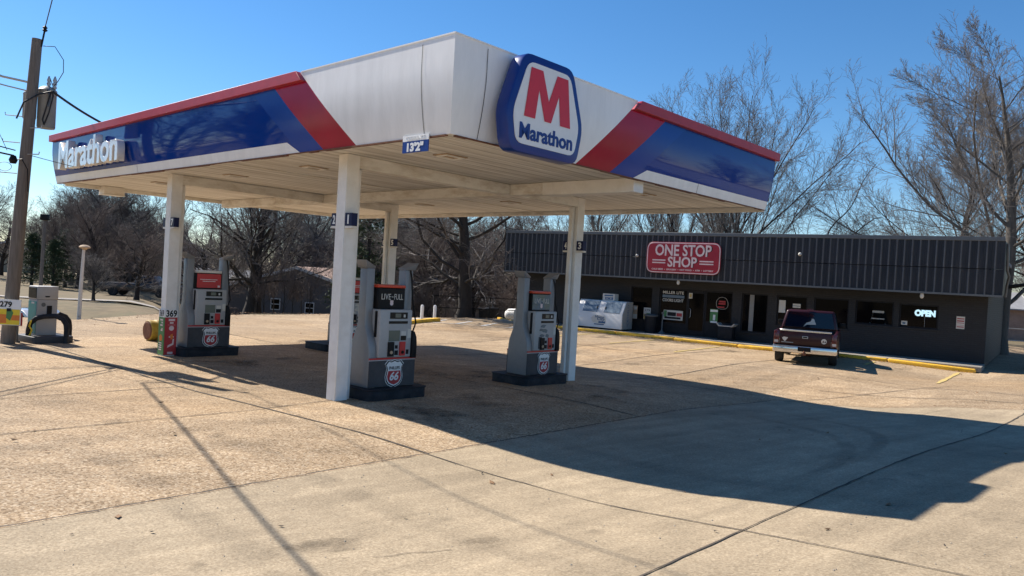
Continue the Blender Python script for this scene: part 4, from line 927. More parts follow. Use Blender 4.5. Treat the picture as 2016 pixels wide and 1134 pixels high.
# cab greenhouse, narrower towards the roof
def frustum(y0, y1, z0, y2, y3, z1, w0, w1): return MB().add([(-w0, y0, z0), (w0, y0, z0), (w0, y1, z0), (-w0, y1, z0), (-w1, y2, z1), (w1, y2, z1), (w1, y3, z1), (-w1, y3, z1)], [(0, 3, 2, 1), (4, 5, 6, 7), (0, 1, 5, 4), (1, 2, 6, 5), (2, 3, 7, 6), (3, 0, 4, 7)])
frustum(1.0, 2.8, 1.1, 1.14, 2.2, 1.77, .94, .78).build('cab', 'maroon', tk, bevel=.07, smooth=45, seg=3)
def quad(pts, th, nm, mt, par):
    n_ = (Vector(pts[1])-Vector(pts[0])).cross(Vector(pts[3])-Vector(pts[0])).normalized(); q = [Vector(a)+n_*th for a in pts]
    return MB().add([tuple(a) for a in pts]+[tuple(a) for a in q], [(0, 3, 2, 1), (4, 5, 6, 7), (0, 1, 5, 4), (1, 2, 6, 5), (2, 3, 7, 6), (3, 0, 4, 7)]).build(nm, mt, par)
def lerp3(z, w=0): t = (z-1.1)/.7; return (1.0+.14*t, .94-.16*t)
y0, w0 = lerp3(1.17); y1_, w1 = lerp3(1.7)
quad([(-w0+.1, y0-.004, 1.17), (w0-.1, y0-.004, 1.17), (w1-.09, y1_-.004, 1.7), (-w1+.09, y1_-.004, 1.7)], .012, 'rear_window', 'carglass', tk)
for sg_ in (-1, 1):
    ptsw = [(sg_*(w0+.003), 1.2, 1.17), (sg_*(w0+.003), 2.6, 1.17), (sg_*(w1+.003), 2.12, 1.7), (sg_*(w1+.003), 1.26, 1.7)]
    quad(ptsw if sg_ > 0 else [ptsw[i] for i in (1, 0, 3, 2)], .01, 'side_window', 'carglass', tk)
    MB().box(*sorted((sg_*.95, sg_*1.16)), 2.3, 2.4, 1.16, 1.36).build('mirror', 'black', tk, bevel=.02)
    MB().box(*sorted((sg_*.80, sg_*.965)), -1.045, -1.015, .66, 1.08).build('tail_light', 'tail', tk, bevel=.02); MB().box(*sorted((sg_*.83, sg_*.95)), -1.052, -1.046, .7, .78).build('reversing_lamp', 'tailclear', tk)
MB().box(-.1, .1, 1.12, 1.16, 1.78, 1.82).build('roof_lamp', 'tail', tk, bevel=.01)
tg = MB().box(-.79, .79, -1.03, -.95, .62, 1.085).build('tailgate', 'maroon', tk, bevel=.02)
MB().box(-.8, .8, -1.04, -.9, 1.088, 1.15).build('tailgate_rail', 'chrome', tg, bevel=.01, seg=1)
MB().box(-.09, .09, -1.045, -1.031, .88, .96).build('tailgate_handle', 'steel', tg, bevel=.006, seg=1); MB().box(-.065, .065, -1.048, -1.046, .9, .94).build('handle_recess', 'black', tg)
MB().prism(rounded([(-.72, .86), (-.66, .9), (-.52, .88), (-.58, .8), (-.62, .74), (-.68, .8)], .02), 'y', -1.034, -1.031).build('sticker', 'paper', tg)
MB().lathe([(.085, 0), (.085, .004)], 18, axis='y', o=(.58, -1.035, .83)).build('sticker', 'paper', tg); MB().box(-.73, -.36, -1.034, -1.031, .715, .735).build('name_strip', 'steel', tg)
MB().prism([(.52, .8), (.56, .86), (.6, .8)], 'y', -1.039, -1.036).prism([(.6, .8), (.62, .86), (.65, .8)], 'y', -1.039, -1.036).build('sticker_print', 'maroon', tg)
bu = MB().prism([(-1.0, -.98), (-.98, -1.12), (-.3, -1.17), (.3, -1.17), (.98, -1.12), (1.0, -.98)], 'z', .4, .62).build('rear_bumper', 'chrome', tk, bevel=.025, smooth=40)
MB().box(-.2, .2, -1.176, -1.168, .46, .6).build('plate_recess', 'black', bu); MB().box(-.9, .9, -1.1, -1.0, .622, .64).build('bumper_step', 'black', bu)
MB().box(-.05, .05, -1.25, -.9, .34, .4).lathe([(.03, .4), (.035, .44), (.02, .48)], 10, o=(0, -1.22, 0)).build('tow_hitch', 'rust', tk)
MB().tube([(-.7, .02, .39), (.7, .02, .39)], .06, 10).lathe([(.13, -.14), (.16, 0), (.13, .14)], 12, axis='x', o=(0, .02, .39)).build('rear_axle', 'rust', tk, smooth=50)
for x, y, o_ in ((-.85, 0, -1), (.85, 0, 1), (-.85, 3.42, -1), (.85, 3.42, 1)): wheel(tk, x, y, out=o_)
MB().box(-.8, .8, 4.4, 4.52, .42, .62).build('front_bumper', 'chrome', tk, bevel=.02)
MB().prism([(-.3, .64), (-.18, .72), (.12, .74), (.05, .92), (-.02, .94), (-.06, .84), (-.2, .78)], 'y', 1.5, 1.54).build('dashboard_ornament', 'paper', tk, loc=(.1, -.52, .55))

# ------------------------------------------------------------------ utility pole, its hardware and its wires
PB = Vector((-11.51, 17.43, 0)); PB.z = Z(PB.x, PB.y); PT = Vector((-11.17, 17.43, 7.0))
def pp_(z): t = (z-PB.z)/(PT.z-PB.z); return PB+(PT-PB)*t
pole = thing('utility_pole', 'leaning weathered wooden utility pole with two grey transformer cans', 'utility pole', PB)
MB().tube([pp_(z)-PB for z in (-.3, 0, 1.2, 2.6, 4.2, 5.6, 6.6, 7.0)], [.155, .15, .145, .138, .127, .117, .11, .107], 18).build('shaft', 'wood', pole, smooth=60)
def can(name, c, r, h, parent, lab=None):
    o = MB().lathe([(r*.92, 0), (r, .03), (r, h-.06), (r*1.04, h-.05), (r*1.04, h-.02), (r*.7, h+.05), (.05, h+.08)], 20, o=c).build(name, 'trafo', parent, smooth=40); return o
pc = pp_(5.1)-PB
t1 = can('transformer', pc+Vector((.2, .3, -.08)), .19, .9, pole)
for dx in (-.02, .12): MB().lathe([(.03, 0), (.05, .04), (.03, .08), (.05, .12), (.03, .16), (.045, .2), (.015, .3)], 10, o=pc+Vector((.24+dx, .3, .84))).build('bushing', 'steel', t1, smooth=60)
MB().tube([pc+Vector((.3, .15, .8)), pc+Vector((.36, .14, .62)), pc+Vector((.33, .12, .4))], .03, 8).build('lightning_arrester', 'sidetrim', t1, smooth=60)
can('transformer', pc+Vector((-.2, .3, .12)), .14, .6, pole)
for z in (3.9, 4.35, 4.6, 4.95, 5.2): c_ = pp_(z)-PB; MB().tube([c_+Vector((.1*(1 if int(z*20) % 2 else -1), -.1, 0)), c_+Vector((.42*(1 if int(z*20) % 2 else -1), -.2, 0)), c_+Vector((.43*(1 if int(z*20) % 2 else -1), -.2, .06))], .011, 6).build('step_bolt', 'steel', pole)
c_ = pp_(6.98)-PB; MB().tube([c_+Vector((.1, 0, -.15)), c_+Vector((.16, 0, .22))], .02, 6).lathe([(.03, 0), (.06, .03), (.03, .06), (.055, .09), (.02, .13)], 10, o=c_+Vector((.165, 0, .2))).build('top_insulator', 'black', pole)
c_ = pp_(6.0)-PB; MB().tube([c_+Vector((-.1, -.05, 0)), c_+Vector((-.55, -.25, .05)), c_+Vector((-.75, -.3, .12))], .025, 6).tube([c_+Vector((-.1, -.05, -.2)), c_+Vector((-.45, -.2, -.15)), c_+Vector((-.72, -.3, -.1))], .015, 6).build('insulator_arm', 'steel', pole)
c_ = pp_(4.2)-PB; MB().lathe([(.06, -.08), (.09, 0), (.05, .1)], 10, o=c_+Vector((-.2, -.12, 0))).tube([c_+Vector((-.2, -.12, 0)), c_+Vector((.05, -.2, .02)), c_+Vector((.15, -.14, -.2)), c_+Vector((.16, -.1, -.7))], .012, 6).build('cable_clamp', 'black', pole)
def wire(label, pts, r, grp='wires on the utility pole', k=6):
    w_ = MB().tube(pts, r, k).build('overhead_wire', 'wire', None, smooth=60); return tag(w_, label, 'wire', grp)
def sag(a, b2, d, n=16): a, b2 = Vector(a), Vector(b2); return [a+(b2-a)*t-Vector((0, 0, 4*d*t*(1-t))) for t in [i/n for i in range(n+1)]]
CD = (-E1*.967-.253*E2)             # way the lines run past the camera to the next pole
def past(p, off=(0, 0, 0), L_=24, d=.25): p = Vector(p); return sag(p, p+CD*L_+Vector(off), d)
p4 = pp_(4.3)+Vector((-.2, -.12, 0))
CD2 = (-E1*.62-.785*E2)
wire('thick black cable leaving the pole low towards the street', sag(p4, p4+CD2*24+Vector((0, 0, .8)), .25), .019, k=8)
wire('second thick cable just above the lowest one on the pole', sag(p4+Vector((.03, 0, .12)), p4+CD2*24+Vector((.3, 0, 1.3)), .2), .014)
wire('wire from the pole side insulator up over the street', past(pp_(6.0)+Vector((-.72, -.3, .12)), (0, 0, .6), d=.2), .023, k=8)
wire('thin wire rising from the very top of the pole', past(pp_(7.0)+Vector((.17, 0, .3)), (1.4, 0, 2.4), d=.1), .011)
wire('black service cable from the transformer to the canopy roof', sag(pp_(5.85)+Vector((.4, .1, 0)), W(13.4, 1.4, 5.2), .12), .028)
wire('thin wire from low on the pole across to the canopy end', sag(pp_(4.33)+Vector((.15, 0, 0)), W(15.6, 3.5, 4.4), .1), .008)
c7 = pp_(6.85); b0 = pp_(5.1)+Vector((.35, .3, 1.1))
wire('looping jumper wire from the pole top down to the transformer', [c7+Vector((.15, 0, 0)), c7+Vector((.42, 0, .0)), c7+Vector((.6, .05, -.28)), c7+Vector((.58, .1, -.55)), c7+Vector((.4, .2, -.75)), c7+Vector((.24, .3, -.86)), b0+Vector((-.1, 0, -.02))], .009)
d0 = pp_(5.85)+Vector((.4, .1, 0))
wire('hanging black drip loop beside the transformer', [d0, d0+Vector((.02, 0, -.12)), d0+Vector((-.06, 0, -.5)), d0+Vector((-.16, 0, -.78)), d0+Vector((-.2, 0, -.66)), d0+Vector((-.08, 0, -.2)), d0+Vector((-.02, 0, .02))], .016)
wire('black loop of cable crossing the front of the pole', [d0, d0+Vector((-.18, -.2, -.12)), d0+Vector((-.42, -.35, -.35)), d0+Vector((-.6, -.3, -.72))], .018)
e0 = pp_(6.0)+Vector((-.74, -.3, .0)); wire('thin vertical wire hanging left of the pole', [e0, e0+Vector((0, 0, -.8)), pp_(4.3)+Vector((-.3, -.2, .1))], .006)
g0 = pp_(4.2)+Vector((-.2, -.15, 0)); wire('small coil of slack wire at the cable clamp', [g0+Vector((.16*math.cos(a)-.17, 0, .1*math.sin(a)-.16)) for a in [i*.4 for i in range(18)]], .006)
# posters on the pole
ps = thing('price_poster', 'white and yellow price poster 279 fixed low on the utility pole', 'poster', PB+Vector((.1, -.25, -.17)), R(6)); ps.scale = (.76, 1, 1)
MB().box(-.34, .42, -.02, 0, .62, 1.2).build('sheet', 'whiteclean', ps); MB().box(-.34, .4, -.023, -.0205, .63, .98).build('yellow_field', 'yellow', ps)
text('price_lettering', '279', 'black', .17, ps, (.0, -.025, 1.09), '-y', width=.34, extrude=.001, offset=.005)
MB().box(-.3, .03, -.026, -.0235, .66, .86).box(.17, .4, -.026, -.0235, .73, .85).build('print', 'orange', ps); MB().prism([(.02, .78), (.14, .72), (.22, .9), (.16, .98), (.03, .96)], 'y', -.028, -.0265).build('print', 'postgreen', ps); MB().box(.03, .15, -.0295, -.0285, .93, 1.0).build('print', 'frame', ps)
p2_ = thing('price_poster', 'orange and white poster on the pole cut off at the picture edge', 'poster', PB+Vector((-.36, -.3, -.17)), R(-35)); MB().box(-.4, .03, -.02, 0, .62, 1.2).build('sheet', 'whiteclean', p2_); MB().box(-.4, .0, -.023, -.0205, .63, .92).build('print', 'orange', p2_); MB().box(-.04, .0, -.023, -.0205, .95, 1.18).build('print', 'postred', p2_)
sn = thing('small_sign', 'small dark red sign on a flat post between pole and kerosene pump', 'sign', (-11.3, 17.75, Z(-11.3, 17.75)), R(10)); sn.location.x -= .24; sn.scale = (1, 1, .84); MB().box(-.02, .05, -.02, .02, 0, .5).box(-.05, .1, -.015, .01, .0, .04).build('post', 'sidetrim', sn); MB().box(-.1, .14, -.03, -.021, .46, .82).build('plate', 'postred', sn); MB().box(-.05, .1, -.033, -.0305, .66, .7).box(-.02, .06, -.033, -.0305, .55, .58).build('print', 'paper', sn)
# kerosene pump
kx, ky = -11.26, 18.3
kz = Z(kx, ky)
kp = thing('kerosene_pump', 'old grey and teal fuel pump standing alone by the pole', 'fuel pump', (kx, ky, kz+.15), R(-34)); kp.scale = (.8, .8, .84)
MB().box(-.26, .26, -.3, .28, 0, 1.02).build('lower_cabinet', 'kero', kp, bevel=.012, seg=1); MB().box(-.27, .27, -.31, .29, 1.025, 1.4).build('upper_cabinet', 'kero', kp, bevel=.02)
MB().box(-.24, .24, -.315, -.301, .06, .97).build('teal_door', 'teal', kp); MB().box(-.24, .24, -.325, -.311, 1.06, 1.36).build('dial_window', 'dk', kp); MB().box(-.05, .12, -.318, -.3155, .9, .95).build('maker_plate', 'paper', kp)
MB().box(.2605, .272, -.02, .12, .5, .85).build('nozzle_recess', 'black', kp); MB().lathe([(.06, .261), (.06, .27)], 12, axis='x', o=(0, -.12, .88)).build('lock_plate', 'sidetrim', kp); MB().prism([(-.1, 1.13), (.06, 1.13), (.03, 1.09), (-.07, 1.09)], 'x', .271, .276).build('handle_slot', 'black', kp)
ki = thing('pump_island', 'long dark island under the old grey and teal pump', 'pump island', (kx+.1, ky-.02, kz), R(-34), 'small pump islands'); MB().prism(rounded([(-.42, -.5), (.5, -.5), (.5, .42), (-.42, .42)], .08), 'z', -.05, .16).build('kerb_body', 'pumpdark', ki, bevel=.03)
def hoop(label, x, y, rot, w_, h_):
    h0 = thing('bollard_hoop', label, 'guard hoop', (x, y, Z(x, y)), rot, 'dark guard hoops round the old pump')
    pts = [(-w_/2, 0, 0), (-w_/2, 0, h_*.45), (-w_/2+.03, 0, h_*.72), (-w_/2+.16, 0, h_*.92), (-w_/2+.32, 0, h_), (w_/2-.25, 0, h_+.02), (w_/2-.1, 0, h_*.93), (w_/2-.02, 0, h_*.74), (w_/2, 0, h_*.5), (w_/2, 0, 0)]
    MB().tube(pts, .058, 12).build('hoop_tube', 'island', h0, smooth=60); return h0
hp = hoop('dark rubber clad guard hoop in front of the old pump', -10.95, 18.0, R(12), .82, .62)
MB().tube([(-.33, -.09, .52), (-.36, -.1, .38), (-.3, -.1, .3), (-.36, -.1, .12), (-.42, -.1, -.02)], .022, 6).build('yellow_tape', 'yellow', hp, smooth=60)
hoop('dark guard hoop behind the old pump, only one leg clear', -11.3, 18.95, R(30), .55, .6)
# lamp post, far pole, drum, bollards
lx, ly = -14.6, 25.7
lp = thing('lamp_post', 'short whitish lamp post with mushroom cap on the lawn edge', 'lamp post', (lx, ly, TZ(lx, ly))); MB().tube([(0, 0, -.1), (.02, 0, 1.3), (.06, 0, 2.62)], [.07, .058, .045], 12).build('post', 'housewhite', lp, smooth=60); MB().lathe([(.06, 2.5), (.09, 2.54), (.17, 2.56), (.18, 2.6), (.12, 2.65), (.05, 2.67)], 16, o=(.08, 0, .0)).build('lamp_head', 'tan', lp, smooth=50); MB().lathe([(.2, 0), (.16, .08), (.1, .12)], 12).build('foot', 'sidetrim', lp, smooth=40)
q = at(80, 560, 44); q.z = TZ(q.x, q.y); fp = thing('far_pole', 'thin dark pole with black box head far behind the old pump', 'pole', q); MB().tube([(0, 0, 0), (.06, 0, 4.6)], [.11, .08], 10).build('shaft', 'wood', fp, smooth=60); MB().box(-.14, .26, -.15, .15, 4.5, 4.85).build('lamp_head', 'black', fp, bevel=.02)
dm = thing('drum', 'rusty drum with yellow rim lying on its side beyond the poster column', 'drum', (-9.3, 19.75, Z(-9.3, 19.75)), R(52)); MB().lathe([(.25, -.02), (.27, 0), (.26, .16), (.275, .18), (.26, .2), (.26, .5)], 18, axis='x', o=(-.1, 0, .27)).build('shell', 'drumyellow', dm, smooth=40); MB().lathe([(.2, -.04), (.24, -.021)], 18, axis='x', o=(-.1, 0, .27)).build('drum_head', 'rust', dm)
for n_, (x, y) in enumerate([(-4.1, 35.2), (-3.55, 35.6)]):
    bo = thing('bollard', 'slim white bollard, the '+('left' if n_ == 0 else 'right')+' one of the pair by the yellow kerb', 'bollard', (x, y, Z(x, y)), 0, 'white bollards'); MB().lathe([(.075, -.05), (.075, .62), (.06, .67), (.02, .69)], 12).build('post', 'whiteclean', bo, smooth=40)
# chain link fence beyond the lot, with bins behind it
FA, FB = Vector((-3.9, 38.6)), Vector((4.5, 42.0)); fl = (FB-FA).length
fe = thing('fence', 'dark chain link fence with thin posts beyond the white hatch lines', 'fence', (FA.x, FA.y, -.25), math.atan2((FB-FA).y, (FB-FA).x))
for i in range(7): MB().tube([(fl*i/6, 0, 0), (fl*i/6, 0, 1.35)], .035, 8).build('fence_post', 'black', fe, smooth=60)
for z in (1.3, .7): MB().tube([(0, 0, z), (fl, 0, z)], .022, 6).build('fence_rail', 'black', fe, smooth=60)
mb = MB()
for i in range(int(fl/.16)):
    for sg_ in (-1, 1):
        x = i*.16; mb.tube([(x, .02, .05 if sg_ > 0 else 1.27), (min(fl, x+1.22), .02, 1.27 if sg_ > 0 else .05)], .003, 3, cap=False)
mb.build('fence_mesh', 'wire', fe, normals=False)
for n_, (px, Y, lab) in enumerate([(953, 43.5, 'black wheeled bin behind the fence, lid leaning left'), (968, 43.9, 'black square bin behind the fence right of the wheeled bin')]):
    q = at(px, 620, Y); q.z = TZ(q.x, q.y); bn = thing('refuse_bin', lab, 'bin', q, R(15*n_), 'black bins behind the fence'); MB().add([(-.24, -.24, 0), (.24, -.24, 0), (.24, .24, 0), (-.24, .24, 0), (-.32, -.32, .95), (.32, -.32, .95), (.32, .32, .95), (-.32, .32, .95)], [(0, 3, 2, 1), (4, 5, 6, 7), (0, 1, 5, 4), (1, 2, 6, 5), (2, 3, 7, 6), (3, 0, 4, 7)]).build('bin_body', 'rubber', bn, bevel=.02); MB().box(-.34, .34, -.36, .34, .955, 1.02).build('bin_lid', 'black', bn, bevel=.02)
q = at(1012, 625, 41.2); gt = thing('gas_tank', 'white rounded tank lying beside the shop behind the blue topped pump', 'tank', (q.x+.25, q.y, TZ(q.x, q.y)-.12), R(-25)); gt.scale = (.8, .8, .8); MB().lathe([(.05, -1.0), (.25, -.95), (.38, -.8), (.42, -.6), (.42, .6), (.38, .8), (.25, .95), (.05, 1.0)], 18, axis='x', o=(0, 0, .55)).build('shell', 'whiteclean', gt, smooth=60)
for x in (-.5, .5): MB().box(x-.06, x+.06, -.25, .25, 0, .2).build('leg', 'sidetrim', gt)
MB().lathe([(.1, .96), (.1, 1.08), (.04, 1.1)], 10, o=(0, 0, 0)).build('valve_cap', 'whiteclean', gt, smooth=40)
# dumpster in the shade right of the shop
dz = thing('dumpster', 'dark blue dumpster in the shade beside the shop', 'dumpster', S(2.3, 4.2, 0), ST_ROT); MB().prism([(-.7, 0), (-.8, .95), (.7, 1.15), (.6, 0)], 'x', -.9, 1.3).build('container', 'dumpster', dz, bevel=.02); MB().add([(-.92, -.82, .96), (1.32, -.82, .96), (1.32, .74, 1.17), (-.92, .74, 1.17), (-.92, -.82, 1.0), (1.32, -.82, 1.0), (1.32, .74, 1.21), (-.92, .74, 1.21)], [(0, 3, 2, 1), (4, 5, 6, 7), (0, 1, 5, 4), (1, 2, 6, 5), (2, 3, 7, 6), (3, 0, 4, 7)]).build('lid', 'black', dz); MB().box(-.5, -.2, -.81, -.79, .5, .75).build('notice', 'freezerdoor', dz); MB().box(-.95, 1.35, -.86, -.8, .8, .86).build('lift_bar', 'dumpster', dz)
# ------------------------------------------------------------------ houses
def house(name, label, loc, rot, w_, d_, h_, rise, wall, roof, wins=(), trim='housewhite', over=.35):
    h0 = thing(name, label, 'house', loc, rot)
    MB().prism([(-w_/2, -.6), (w_/2, -.6), (w_/2, h_), (0, h_+rise), (-w_/2, h_)], 'y', 0, d_).build('wall', wall, h0)
    sl_ = rise/(w_/2); o = over; k = .12
    r0 = MB().add([(-w_/2-o, -o, h_-o*sl_+.02), (0, -o, h_+rise+.02), (0, d_+o, h_+rise+.02), (-w_/2-o, d_+o, h_-o*sl_+.02), (-w_/2-o, -o, h_-o*sl_+k), (0, -o, h_+rise+k+.02), (0, d_+o, h_+rise+k+.02), (-w_/2-o, d_+o, h_-o*sl_+k)], [(0, 3, 2, 1), (4, 5, 6, 7), (0, 1, 5, 4), (1, 2, 6, 5), (2, 3, 7, 6), (3, 0, 4, 7)])
    r0.add([(w_/2+o, -o, h_-o*sl_+.02), (w_/2+o, d_+o, h_-o*sl_+.02), (.001, d_+o, h_+rise+.02), (.001, -o, h_+rise+.02), (w_/2+o, -o, h_-o*sl_+k), (w_/2+o, d_+o, h_-o*sl_+k), (.001, d_+o, h_+rise+k+.02), (.001, -o, h_+rise+k+.02)], [(0, 3, 2, 1), (4, 5, 6, 7), (0, 1, 5, 4), (1, 2, 6, 5), (2, 3, 7, 6), (3, 0, 4, 7)])
    r_ = r0.build('roof', roof, h0)
    mb = MB()
    for sg_ in (-1, 1):
        x1 = sg_*(w_/2+o); mb.prism([(x1, h_-o*sl_-.1), (0, h_+rise-.1), (0, h_+rise+.15), (x1, h_-o*sl_+.15)], 'y', -o-.05, -o-.003)
    mb.build('barge_board', trim, r_)
    for (x, z, ww, hh) in wins:
        f = MB().box(x-ww/2, x+ww/2, -.05, -.002, z-hh/2, z+hh/2).build('window', trim, h0)
        MB().box(x-ww/2+.07, x+ww/2-.07, -.06, -.051, z-hh/2+.07, z-.03).box(x-ww/2+.07, x+ww/2-.07, -.06, -.051, z+.03, z+hh/2-.07).build('pane', 'glass', f)
    return h0
q = at(583, 600, 62); gz = -2.55
house('gable_house', 'low grey brick house with white trimmed gable behind the pumps', (q.x, q.y, gz), R(-6), 11.8, 11, 2.75, 1.75, 'housegrey', 'rooftan', [(-1.75, 1.45, .82, .95), (1.15, 1.3, .78, .92)])
q = at(362, 590, 74); house('white_house', 'small white house glimpsed beside the poster wrapped column', (q.x, q.y, -2.6), R(-28), 6, 9, 2.5, 1.3, 'housewhite', 'roofgrey', [(-1.2, 1.3, .7, 1.0), (1.2, 1.3, .8, 1.2)])
q = at(345, 505, 98); house('hill_house', 'pale two storey house up behind the white one', (q.x, q.y, TZ(q.x, q.y)), R(20), 8, 9, 4.5, 2, 'housewhite', 'roofgrey', [(-1.8, 3.4, 1, 1.4), (1.8, 3.4, 1, 1.4)])
q = at(10, 520, 105); house('hill_house', 'grey roofed house on the rise at the left picture edge', (q.x, q.y, TZ(q.x, q.y)), R(35), 9, 12, 2.6, 1.6, 'tan', 'roofgrey', [(-2, 1.5, 1, 1.2)])
q = at(18, 480, 150); house('hill_house', 'small white house high up at the left picture edge', (q.x, q.y, TZ(q.x, q.y)), R(-20), 8, 9, 2.8, 1.6, 'housewhite', 'roofgrey', [(-1.5, 1.5, 1, 1.2)])
q = at(980, 590, 78); house('far_shed', 'long low shed with grey metal roof beyond the fence', (q.x, q.y, TZ(q.x, q.y)), R(80), 6, 9, 2.2, .9, 'housegrey', 'roofgrey', [])
q = at(1996, 600, 62); house('far_shed', 'grey roofed shed seen right of the shop past the big trunk', (q.x, q.y, TZ(q.x, q.y)), R(70), 7, 9, 2.4, 1.2, 'rooftan', 'roofgrey', [])
q = at(275, 570, 82); house('brown_house', 'dim house with slanted roof deep in the trees on the left', (q.x, q.y, TZ(q.x, q.y)), R(15), 9, 9, 2.6, 1.8, 'housegrey', 'roofgrey', [(1, 1.4, .9, 1.1)])
for px, py, Y, lab in ((2003, 640, 38, 'thin grey fence with two rails right of the shop beside the trunk'),):
    q = at(px, py, Y); f2 = thing('fence', lab, 'fence', (q.x-.6, q.y, TZ(q.x, q.y)), R(-10))
    for i in range(4): MB().tube([(i*1.5, 0, -.1), (i*1.5, 0, 1.3)], .035, 8).build('fence_post', 'steel', f2, smooth=60)
    for z in (1.25, .65): MB().tube([(0, 0, z), (4.5, 0, z)], .025, 6).build('fence_rail', 'steel', f2, smooth=60)
# ------------------------------------------------------------------ parked cars far left
def pickup_side(label, loc, rot, paint):
    t = thing('parked_pickup', label, 'pickup truck', loc, rot)
    MB().prism([(-2.7, .45), (-2.7, .98), (-.6, 1.0), (-.45, 1.0), (1.3, 1.02), (2.5, .95), (2.65, .75), (2.65, .42)], 'y', -.95, .95).build('body', paint, t, bevel=.04)
    frustum(-.55, 1.3, 1.0, -.4, .75, 1.62, .9, .72).build('cab', paint, t, bevel=.05)
    for o_ in t.children:
        if o_.name.startswith('cab'): o_.rotation_euler = (0, 0, -math.pi/2); o_.location = (.35, 0, 0)
    for x in (-1.7, 1.75):
        for y in (-.85, .85): wheel(t, x, y, .37, .24).rotation_euler = (0, 0, math.pi/2)
    for sg_ in (-1, 1): quad([(-.05, sg_*.9, 1.08), (1.35, sg_*.9, 1.08), (1.0, sg_*.745, 1.56), (.1, sg_*.745, 1.56)][::sg_], .012, 'side_window', 'carglass', t)
    MB().box(-2.5, -.7, -.8, .8, 1.0, 1.012).build('bed_floor', 'black', t); MB().box(-.05, .42, -.975, -.962, 1.15, 1.4).build('painted_reflection', 'freezerdoor', t)  # dull blue plate paints a reflection onto the side glass
    return t
q = at(276, 610, 58); pickup_side('dark blue pickup parked side on among the trees on the left', (q.x, q.y, TZ(q.x, q.y)+.02), R(4), 'navycar')
def car(label, loc, rot, paint):
    t = thing('parked_car', label, 'car', loc, rot)
    MB().prism([(-2.1, .35), (-2.12, .72), (-1.5, .86), (.9, .88), (1.9, .78), (2.1, .6), (2.1, .32)], 'y', -.85, .85).build('body', paint, t, bevel=.06)
    MB().prism([(-1.75, .86), (-.95, 1.36), (.2, 1.38), (1.05, .88)], 'y', -.72, .72).build('cabin', paint, t, bevel=.06)
    for sg_ in (-1, 1): MB().prism([(-1.45, .9), (-.88, 1.28), (.15, 1.3), (.8, .9)], 'y', *sorted((sg_*.725, sg_*.735))).build('side_window', 'carglass', t)
    for x in (-1.3, 1.3):
        for y in (-.78, .78): wheel(t, x, y, .32, .2).rotation_euler = (0, 0, math.pi/2)
    return t
q = at(48, 636, 29.5); car('silver car half hidden behind the old grey and teal pump', (q.x, q.y, TZ(q.x, q.y)+.02), R(155), 'silvercar')

# ------------------------------------------------------------------ trees
def tubes_mesh(name, polys, mats):
    """polys: list of (points Nx3, radii N, sides, material index)"""
    V = []; Fq = []; mi = []; base = 0
    for P, r, k, m_ in polys:
        n = len(P); T = np.empty_like(P); T[1:-1] = P[2:]-P[:-2]; T[0] = P[1]-P[0]; T[-1] = P[-1]-P[-2]
        T /= np.linalg.norm(T, axis=1)[:, None]+1e-9
        ref = np.array([0.31, .77, .55]) if abs(T[0, 2]) > .8 else np.array([0, 0, 1.0])
        A = np.cross(T, ref); A /= np.linalg.norm(A, axis=1)[:, None]+1e-9; B = np.cross(T, A)
        w = np.arange(k)*2*math.pi/k
        ring = P[:, None, :]+(A[:, None, :]*np.cos(w)[None, :, None]+B[:, None, :]*np.sin(w)[None, :, None])*r[:, None, None]
        V.append(ring.reshape(-1, 3))
        i = np.arange(n-1)[:, None]*k; j = np.arange(k)[None, :]; j2 = (j+1) % k
        q = np.stack([i+j, i+j2, i+k+j2, i+k+j], -1).reshape(-1, 4)+base
        Fq.append(q); mi.append(np.full(len(q), m_)); base += n*k
    V = np.concatenate(V).astype('f'); Q = np.concatenate(Fq).astype('i'); mi = np.concatenate(mi).astype('i')
    me = bpy.data.meshes.new(name); me.vertices.add(len(V)); me.vertices.foreach_set('co', V.ravel())
    me.loops.add(Q.size); me.loops.foreach_set('vertex_index', Q.ravel()); me.polygons.add(len(Q))
    me.polygons.foreach_set('loop_start', np.arange(0, Q.size, 4, dtype='i')); me.polygons.foreach_set('loop_total', np.full(len(Q), 4, 'i'))
    me.polygons.foreach_set('material_index', mi); me.polygons.foreach_set('use_smooth', np.ones(len(Q), bool))
    for m_ in mats: me.materials.append(M[m_])
    me.update(calc_edges=True); me.validate(); return me
